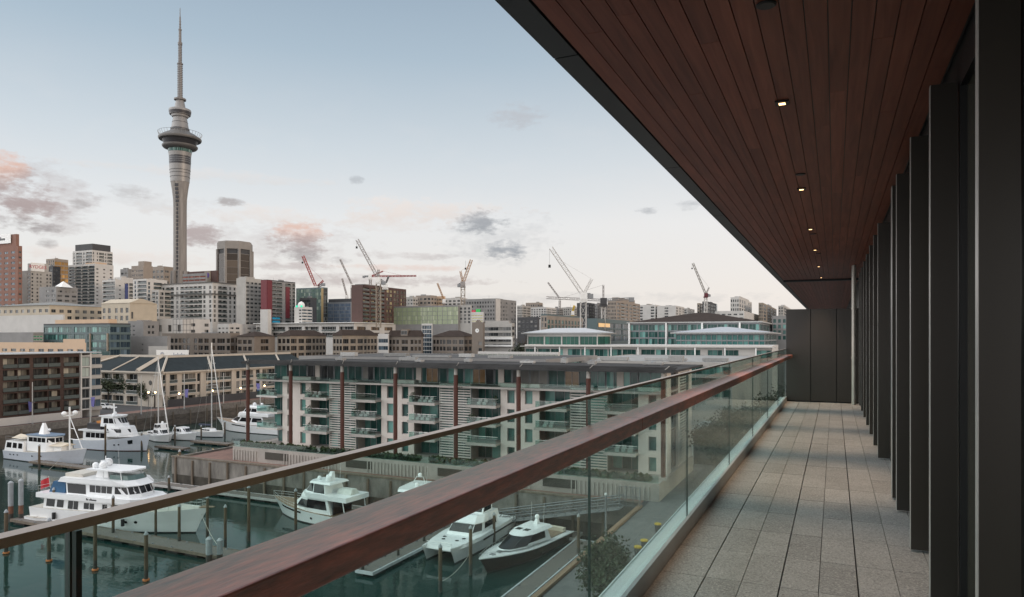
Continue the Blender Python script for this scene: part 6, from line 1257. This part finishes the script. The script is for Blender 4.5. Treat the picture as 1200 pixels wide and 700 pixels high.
for a in ((12.6, 567, 612, 'left one of two thick white sleeved piles at the left dock end', .38, 'white'), (24.5, 564.5, 612, 'right one of two thick white sleeved piles at the left dock end', .36, 'white'),
    (7.2, 601, 649, 'greenish pile with an orange ring at the lower left corner', .26, 'timber', True), (57.4, 611, 658, 'pile with an orange ring left of the glass joint post', .24, 'timber', True), (63.2, 574.5, 614, 'white capped pile by the stern of the three deck yacht', .24),
    (109, 577.5, 617, 'pile in front of the main deck windows of the three deck yacht', .22), (132.6, 584, 630, 'pile midships in front of the three deck yacht', .22), (111.5, 614, 669, 'pile with an orange ring below the thin top rail', .24, 'timber', True),
    (171.2, 627, 681, 'tall pile with an orange ring right of the dock cleats', .25, 'timber', True), (182.5, 588, 631, 'pile beside the foredeck of the three deck yacht', .2), (210, 594, 640, 'pile before the bow of the three deck yacht', .22), (243, 584, 631, 'pile just off the bow of the three deck yacht', .22),
    (264, 595, 641, 'lone pile standing in open water right of the bow', .22), (291.5, 572, 634, 'tall pile crossing the thin top rail before the wharf', .25), (198, 560, 575, 'low pile at the left end of the wharf dock', .24), (210.5, 529.5, 566, 'tall timber pile at the corner of the wharf', .28),
    (245, 633, 662, 'left one of two white piles at the dock end by the handrail', .42, 'white'), (257.5, 634.5, 660, 'right one of two white piles at the dock end by the handrail', .38, 'white'), (346.5, 576, 625, 'pile before the bow of the flybridge cruiser', .24), (399, 583, 607, 'pile at the stern of the flybridge cruiser', .22),
    (420.5, 556.5, 574, 'white capped pile behind the flybridge cruiser', .22), (516, 642, 694, 'pile with mooring line before the catamaran bows', .24), (551.5, 620, 674, 'pile between the catamaran and the dark hulled cruiser', .24), (579, 604, 638, 'pile beside the cabin of the catamaran', .22),
    (603.5, 592, 616, 'short pile behind the dark hulled cruiser', .22), (425, 655, 674, 'pile at the near end of the finger dock', .2), (466.5, 633, 657, 'second pile along the finger dock', .2), (497, 618, 640, 'third pile along the finger dock, just under the handrail', .2), (678, 606, 654, 'green topped pile on the timber dock by the glass joint', .22),
    (46, 523, 551, 'pile before the middle of the trawler', .26), (123.5, 499, 537, 'pile before the stern half of the pilothouse yacht', .24), (166, 508, 529, 'pile before the bow of the pilothouse yacht', .24), (205, 500, 521, 'pile before the low sports cruiser', .24), (235.8, 500, 517, 'pile before the sailing yacht', .24), (263.5, 495, 514, 'pile before the bow of the superyacht', .24),
    (304, 528, 556, 'timber pile leaning on the wharf wall left of the podium', .28), (380, 548, 582, 'timber pile on the wharf wall behind the flybridge cruiser', .28)):
    pile(*a)
# mooring lines
rope = mat('mooring_rope', (.45, .43, .38), .9)
def line(label, a, b, sag):
    a, b = Vector(a), Vector(b); o = MB().tube([a.lerp(b, k/12)-Vector((0, 0, sag*4*(k/12)*(1-k/12))) for k in range(13)], .035, 5).build('mooring_line', rope); tag(o, label, 'rope', 'mooring lines')
line('slack mooring line from the pile between the white boats to the near pile', gp(551.5, 671, 0)+Vector((0, 0, 2.2)), gp(516, 690, 0)+Vector((0, 0, .7)), .5)
line('taut mooring line falling from the trawler bow into the water', gp(74, 543, 0)+Vector((0, 0, 1.6)), gp(57, 551, 0), .1)
line('mooring line from the yacht bow to the white dock piles', gp(236, 626, 0)+Vector((0, 0, 2.6)), gp(255, 646, 0)+Vector((0, 0, .7)), .3)
# gangway
a, b = uv(-24.2, 85.4, ZG+.05), uv(-41.5, 85.2, .95); d = b-a; Lg = d.length; yaw = math.atan2(d.y, d.x)
t = thing('gangway', 'grey lattice truss gangway sloping from the promenade down to the floating dock', 'gangway', a, yaw); sl = d.z/math.hypot(d.x, d.y); Lh = math.hypot(d.x, d.y)
m = MB(); gm_ = mat('gangway_alloy', (.20, .21, .215), .6, .2)
for y in (-.9, .9):
    for h in (0, .75, 1.5): m.bar((0, y, h), (Lh, y, Lh*sl+h), .11)
    n = 12
    for k in range(n+1):
        x = Lh*k/n; m.bar((x, y, x*sl), (x, y, x*sl+1.5), .08)
        if k < n: x2 = Lh*(k+1)/n; m.bar((x, y, x*sl+(1.5 if k % 2 else 0)), (x2, y, x2*sl+(0 if k % 2 else 1.5)), .07); m.bar((x, y, x*sl+(.75 if k % 2 else 0)), (x2, y, x2*sl+(0 if k % 2 else .75)), .05)
m.build('truss', gm_, t); MB().loft([(0, -.85, -.02), (Lh, -.85, Lh*sl-.02), (Lh, .85, Lh*sl-.02), (0, .85, -.02)], [(0, -.85, .04), (Lh, -.85, Lh*sl+.04), (Lh, .85, Lh*sl+.04), (0, .85, .04)]).build('walkway', mat('walkway_grid', (.20, .21, .21), .7), t)
t = thing('gangway_gate', 'tall grey mesh security gate at the head of the gangway', 'gate', uv(-23.4, 86.2, ZG), -TH)
m = MB()
for x in (-1.4, -.5, .4, 1.3): m.bar((x, 0, 0), (x, 0, 2.6), .09)
for z in (.2, 1.4, 2.6): m.bar((-1.4, 0, z), (1.3, 0, z), .07)
m.build('frame', gm_, t); m = MB()
for k in range(18): m.bar((-1.4+k*.15, 0, .2), (-1.4+k*.15, 0, 2.58), .02)
m.build('bars', grey, t)
v, u = -30.0, 83.9
dock('small landing dock at the foot of the gangway', -45, -29.8, 83.4, 86.2)
# ================================================================== STREET THINGS
def tree(label, base, h, r, trunk=.22, dens=1.0, cols=((.030, .040, .018)), leaf=.26, flat=.8, palm=False, bare=False, name='tree'):
    t = thing(name, label, 'tree', base, random.uniform(0, 6), None)
    bark = mat('bark', (.075, .06, .048), .9, var=.3, scale=4, stretch=(1, 1, .2)); m = MB(); hb = h*.42
    m.tube([(0, 0, 0), (.1, 0, hb*.5), (0, .1, hb), (.1, .1, h*.8)], [trunk, trunk*.8, trunk*.65, trunk*.2], 8); br = []
    for k in range(9 if not bare else 22):
        q = random.uniform(0, 6.28); z = random.uniform(hb*.7, h*.75); e = Vector((math.cos(q)*r*.7, math.sin(q)*r*.7, min(h*.93, z+r*random.uniform(.3, .8)))); s0 = Vector((0, 0, z)); mid = s0.lerp(e, .5)+Vector((0, 0, -.1*r))
        m.tube([s0, mid, e], [trunk*.4, trunk*.25, trunk*.08], 5); br.append(e)
        if bare:
            for j in range(5): f = mid.lerp(e, random.random())+Vector(rng.normal(size=3))*r*.3; m.tube([mid.lerp(e, random.random()), f], [trunk*.12, .02], 4)
    m.build('trunk', bark, t)
    if bare: return t
    cm = MB(); cl = [Vector((random.gauss(0, .45)*r, random.gauss(0, .45)*r, h*.72+random.gauss(0, .34)*r*flat)) for _ in range(16)]+br
    N_ = int(3200*dens)
    for _ in range(N_):
        c = random.choice(cl)+Vector(rng.normal(size=3))*r*.22; d = Vector(rng.normal(size=3)).normalized(); e = d.orthogonal().normalized()*leaf*random.uniform(.35, .85); f = d.cross(e).normalized()*leaf*.6
        if c.z < h*.22: c.z = h*.22+random.random()*.5
        cm.quad(c-e, c-f, c+e, c+f)
    cm.build('crown', mat('leaf_'+'_'.join('%03d' % int(c*1000) for c in cols) if False else {0: 'leaf_dark', 1: 'leaf_olive'}[0 if cols[0] < .04 else 1], cols, .75, var=.4, scale=.7, island=.55), t); return t
for i, (v, u, h, r, lab) in enumerate(((-15.5, 104, 9, 3.4, 'big dark tree seen through the glass beside the apartment end wall'), (-12.5, 116, 9.5, 3.8, 'dark spreading tree behind the glass left of the pavilion pole'), (-15, 131, 9, 3.6, 'dark tree beyond the pavilion'), (-10, 98, 6.5, 2.6, 'lower dark tree near the glass kerb'),
    (-9, 141, 10, 4, 'tall dark tree far along the promenade'), (-8.5, 160, 10, 4, 'farthest dark tree along the promenade'), (-9.5, 82, 3.0, 1.9, 'low round bush at the edge of the promenade'), (-18.0, 58.5, 2.7, 2.1, 'broad leafy bush on the promenade at the foot of the glass'), (-16.2, 54.0, 2.6, 1.9, 'second leafy bush on the promenade nearest the camera'), (-6, 122, 9, 3.6, 'dark tree close under the far end of the balcony'))):
    tree(lab, uv(v, u, ZG), h, r, .2, 1.3, (.028, .038, .020) if i not in (7, 8) else (.042, .058, .030), .3 if h > 5 else .2)
for px, yb, h, r, lab in ((127, 474, 9, 3.6, 'dark street tree at the corner of the slate roofed hotel'), (140, 473, 8, 3.2, 'dark street tree before the hotel end wing'), (155, 474, 9, 3.4, 'round dark street tree left of the pale lamp mast'), (117, 470, 8.5, 3.4, 'dark street tree above the white parked car'), (172, 476, 7, 2.4, 'slim street tree in front of the round windows')):
    tree(lab, gp(px, yb, ZG), h, r, .22, .7, (.050, .045, .028), .38)
def palm(label, p, h):
    t = thing('palm_tree', label, 'tree', p); MB().tube([(0, 0, 0), (.1, 0, h*.5), (0, .1, h)], [.3, .22, .2], 8).build('trunk', MATS['bark'], t); m = MB()
    for k in range(34):
        q = random.uniform(0, 6.28); el = random.uniform(-.5, 1.2); d = Vector((math.cos(q)*math.cos(el), math.sin(q)*math.cos(el), math.sin(el))); s = Vector((-math.sin(q), math.cos(q), 0))*.16; a = Vector((0, .1, h)); b = a+d*1.0; c = b+d*.7+Vector((0, 0, -.4))
        m.quad(a-s*.3, a+s*.3, b+s, b-s); m.quad(b-s, b+s, c+s*.1, c-s*.1)
    m.build('crown', MATS['leaf_olive'], t)
for px, yb, h, lab in ((189, 476, 6.5, 'tall shaggy palm by the hotel corner'), (181, 478, 4.0, 'short shaggy palm left of the hotel corner'), (196, 477, 3.0, 'low palm in front of the hotel corner pier')): palm(lab, gp(px, yb, ZG), h)
for px, yb, lab in ((613, 399, 'bare branching tree before the dark cube block'), (622, 400, 'second bare tree left of the green glass hall')):
    g = at(px, 400, 300); tree(lab, Vector((g.x, 300, ZG)), 26, 7, .6, bare=True)
tree('dark evergreen bush at the end of the white banded office', Vector((at(606, 400, 280).x, 280, ZG)), 20, 3.6, .4, .6, (.035, .045, .022), .5)
# lamp masts with banners
ban = mat('purple_banner', (.17, .16, .40), .8, var=.1)
def lampmast(label, px, yt, yb, banner=None, side=1):
    p = gp(px, yb, ZG); h = (yb-yt)/F*p.y; t = thing('lamp_mast', label, 'lamp post', p, -TH, 'pale lamp masts along the quay')
    MB().tube([(0, 0, 0), (0, 0, h)], [.16, .10], 8).build('pole', mat('mast_pale', (.45, .45, .43), .5), t); MB().lathe([(.3, 0), (.3, .25), (.2, .3)], 10).build('base', grey, t)
    MB().box(-.1, .9, -.12, .12, h*.52, h*.52+.12).build('lamp_head', grey, t)
    if banner: z = H-(banner-HOR)/F*p.y-ZG; MB().loft([(side*.15, -.02, z+1.1), (side*1.7, -.02, z+1.3), (side*1.7, .02, z+1.3), (side*.15, .02, z+1.1)], [(side*.35, -.02, z-1.1), (side*1.3, -.02, z-1.3), (side*1.3, .02, z-1.3), (side*.35, .02, z-1.1)]).build('banner', ban, t)
lampmast('pale lamp mast with a purple banner before the brown apartments', 38, 448, 497, 477, -1); lampmast('pale lamp mast with a purple banner at the street gap', 106, 443, 496, 471, 1); lampmast('plain pale lamp mast left of the hotel corner', 165.5, 440, 486)
lampmast('pale lamp mast with a purple banner right of the hotel corner', 216, 438, 480, 461, 1); lampmast('plain pale lamp mast before the hotel middle', 262, 437, 474); lampmast('pale lamp mast with a purple banner behind the rust red column', 305, 442, 474, 454, -1)
def streetlamp(label, px, py, yb):
    p = gp(px, yb, ZG); h = (yb-py)/F*p.y; t = thing('street_lamp', label, 'street lamp', p, 0, 'small warm street lamps')
    MB().tube([(0, 0, 0), (0, 0, h)], .07, 6).build('pole', dkg, t); MB().ball((0, 0, h+.25), .26, 10).build('globe', lampmat, t)
for px, py, yb, lab in ((174, 461, 480, 'warm street lamp left of the leaning furled jib'), (182, 461, 480, 'warm street lamp right beside the leaning furled jib'), (210, 462.5, 480, 'warm street lamp at the hotel corner pier'), (249, 459, 477, 'warm street lamp below the hotel middle pier'), (282, 456, 474, 'warm street lamp at the right part of the hotel'), (310, 453, 470, 'warm street lamp seen past the rust red column'), (124.5, 459, 472, 'warm street lamp above the white car')): streetlamp(lab, px, py, yb)
def lightpole(label, px, py, yb, z):
    p = gp(px, yb, z); h = (yb-py)/F*p.y; t = thing('light_pole', label, 'lamp post', p); MB().tube([(0, 0, 0), (0, 0, h)], [.13, .09], 8).build('pole', grey, t); MB().lathe([(.25, 0), (.25, .12), (.12, .15)], 10).build('base', dkg, t); MB().ball((0, 0, h+.12), .16, 8).build('lamp', white, t)
lightpole('grey light pole at the promenade edge by the dark hulled cruiser', 710, 581, 653, ZG); lightpole('short grey bollard light on the promenade edge', 710.5, 647, 662, ZG)
# parked car
def car(label, p, yaw, col):
    t = thing('parked_car', label, 'car', p, yaw); w = .9
    lo = [(-2.3, .35), (-2.35, .8), (-2.25, 1.05), (-1.0, 1.1), (1.0, 1.08), (2.0, .95), (2.3, .75), (2.35, .4)]
    m = MB(); m.loft([(x, -w, z) for x, z in lo], [(x, w, z) for x, z in lo]); m.build('body', col, t)
    up = [(-2.15, 1.06), (-1.75, 1.72), (.45, 1.74), (1.25, 1.09)]; m = MB(); m.loft([(x, -w*.84, z) for x, z in up], [(x, w*.84, z) for x, z in up]); m.build('cabin', col, t)
    m = MB()
    for sg in (1, -1): y = sg*(w*.84+.006); m.quad((-1.9, y, 1.15), (-.75, y, 1.15), (-.75, y, 1.62), (-1.65, y, 1.62)); m.quad((-.65, y, 1.15), (1.0, y, 1.15), (.42, y, 1.62), (-.65, y, 1.62))
    m.build('side_windows', boatglass, t); MB().quad((1.22, -.66, 1.14), (1.22, .66, 1.14), (.52, .66, 1.70), (.52, -.66, 1.70)).build('windscreen', boatglass, t)
    for x in (-1.45, 1.45):
        for sg in (1, -1):
            o = MB().lathe([(.2, -.11), (.34, -.11), (.34, .11), (.2, .11)], 16).build('wheel', black, t, (x, sg*.82, .34)); o.rotation_euler = (math.pi/2, 0, 0); MB().lathe([(.19, -.1), (.19, .1)], 12).build('rim', steel, o)
    for sg in (1, -1): MB().box(2.3, 2.37, sg*.65-.18, sg*.65+.18, .68, .84).build('headlight', white, t)
car('white parked station wagon on the street beside the brown apartments', gp(123, 479.5, ZG+.03), -TH+.15, gel)
# person on the promenade
def person(label, p, yaw, h=1.75):
    t = thing('person', label, 'person', p, yaw)
    J = {0: (0, 0, .93), 1: (0, 0, 1.15), 2: (.02, 0, 1.38), 3: (.03, 0, 1.50), 4: (.05, 0, 1.58), 5: (.06, 0, 1.70), 6: (.02, .17, 1.40), 7: (-.05, .24, 1.14), 8: (.08, .25, .92), 9: (.02, -.17, 1.40), 10: (.04, -.24, 1.13), 11: (.20, -.22, .95),
         12: (0, .09, .90), 13: (.12, .10, .50), 14: (.02, .10, .09), 15: (.17, .11, .03), 16: (0, -.09, .90), 17: (-.04, -.10, .48), 18: (-.28, -.10, .12), 19: (-.16, -.11, .03)}
    E = [(0, 1), (1, 2), (2, 3), (3, 4), (4, 5), (2, 6), (6, 7), (7, 8), (2, 9), (9, 10), (10, 11), (0, 12), (12, 13), (13, 14), (14, 15), (0, 16), (16, 17), (17, 18), (18, 19)]
    rad = {0: .15, 1: .15, 2: .16, 3: .065, 4: .09, 5: .09, 6: .075, 7: .055, 8: .042, 9: .075, 10: .055, 11: .042, 12: .10, 13: .075, 14: .05, 15: .04, 16: .10, 17: .075, 18: .05, 19: .04}
    me = bpy.data.meshes.new('person_body'); me.from_pydata([J[i] for i in range(20)], E, []); o = put('body', me)
    sk = o.modifiers.new('skin', 'SKIN'); sv = me.skin_vertices[0].data
    for i in range(20): sv[i].radius = (rad[i], rad[i])
    sv[0].use_root = True; ss = o.modifiers.new('sub', 'SUBSURF'); ss.levels = 1; ss.render_levels = 1
    m2 = bpy.data.meshes.new_from_object(o.evaluated_get(bpy.context.evaluated_depsgraph_get())); bpy.data.objects.remove(o)
    m2.materials.clear()
    for q in (mat('dark_jacket', (.025, .028, .04), .85), mat('dark_trousers', (.03, .03, .035), .85), mat('skin', (.45, .27, .19), .6), mat('dark_hair', (.02, .015, .012), .7), black): m2.materials.append(q)
    for pl in m2.polygons:
        z, x, y = pl.center.z, pl.center.x, abs(pl.center.y); pl.material_index = 3 if (z > 1.66 or (z > 1.54 and x < .03)) else 2 if z > 1.49 else 4 if z < .09 else 1 if (z < .95 and y < .21) else (2 if (y > .2 and z < .97) else 0)
    put('body', m2, t)
person('person in dark clothes walking on the promenade behind the glass', gp(694.5, 661, ZG+.03), 1.0)
for i, (px, py, lab) in enumerate(((771, 622, 'yellow topped bin farthest along the promenade'), (755, 642, 'middle yellow topped bin beside the glass ledge'), (747.5, 650, 'yellow topped bin nearest the camera'))):
    t = thing('promenade_bin', lab, 'bin', gp(px, py+2, ZG+.03), 0, 'dark bins with yellow tops'); MB().lathe([(.3, 0), (.36, .85)], 12).build('body', dkg, t); MB().lathe([(.38, .853), (.38, .98), (.2, 1.05)], 12).build('lid', MATS['crane_yellow'], t)
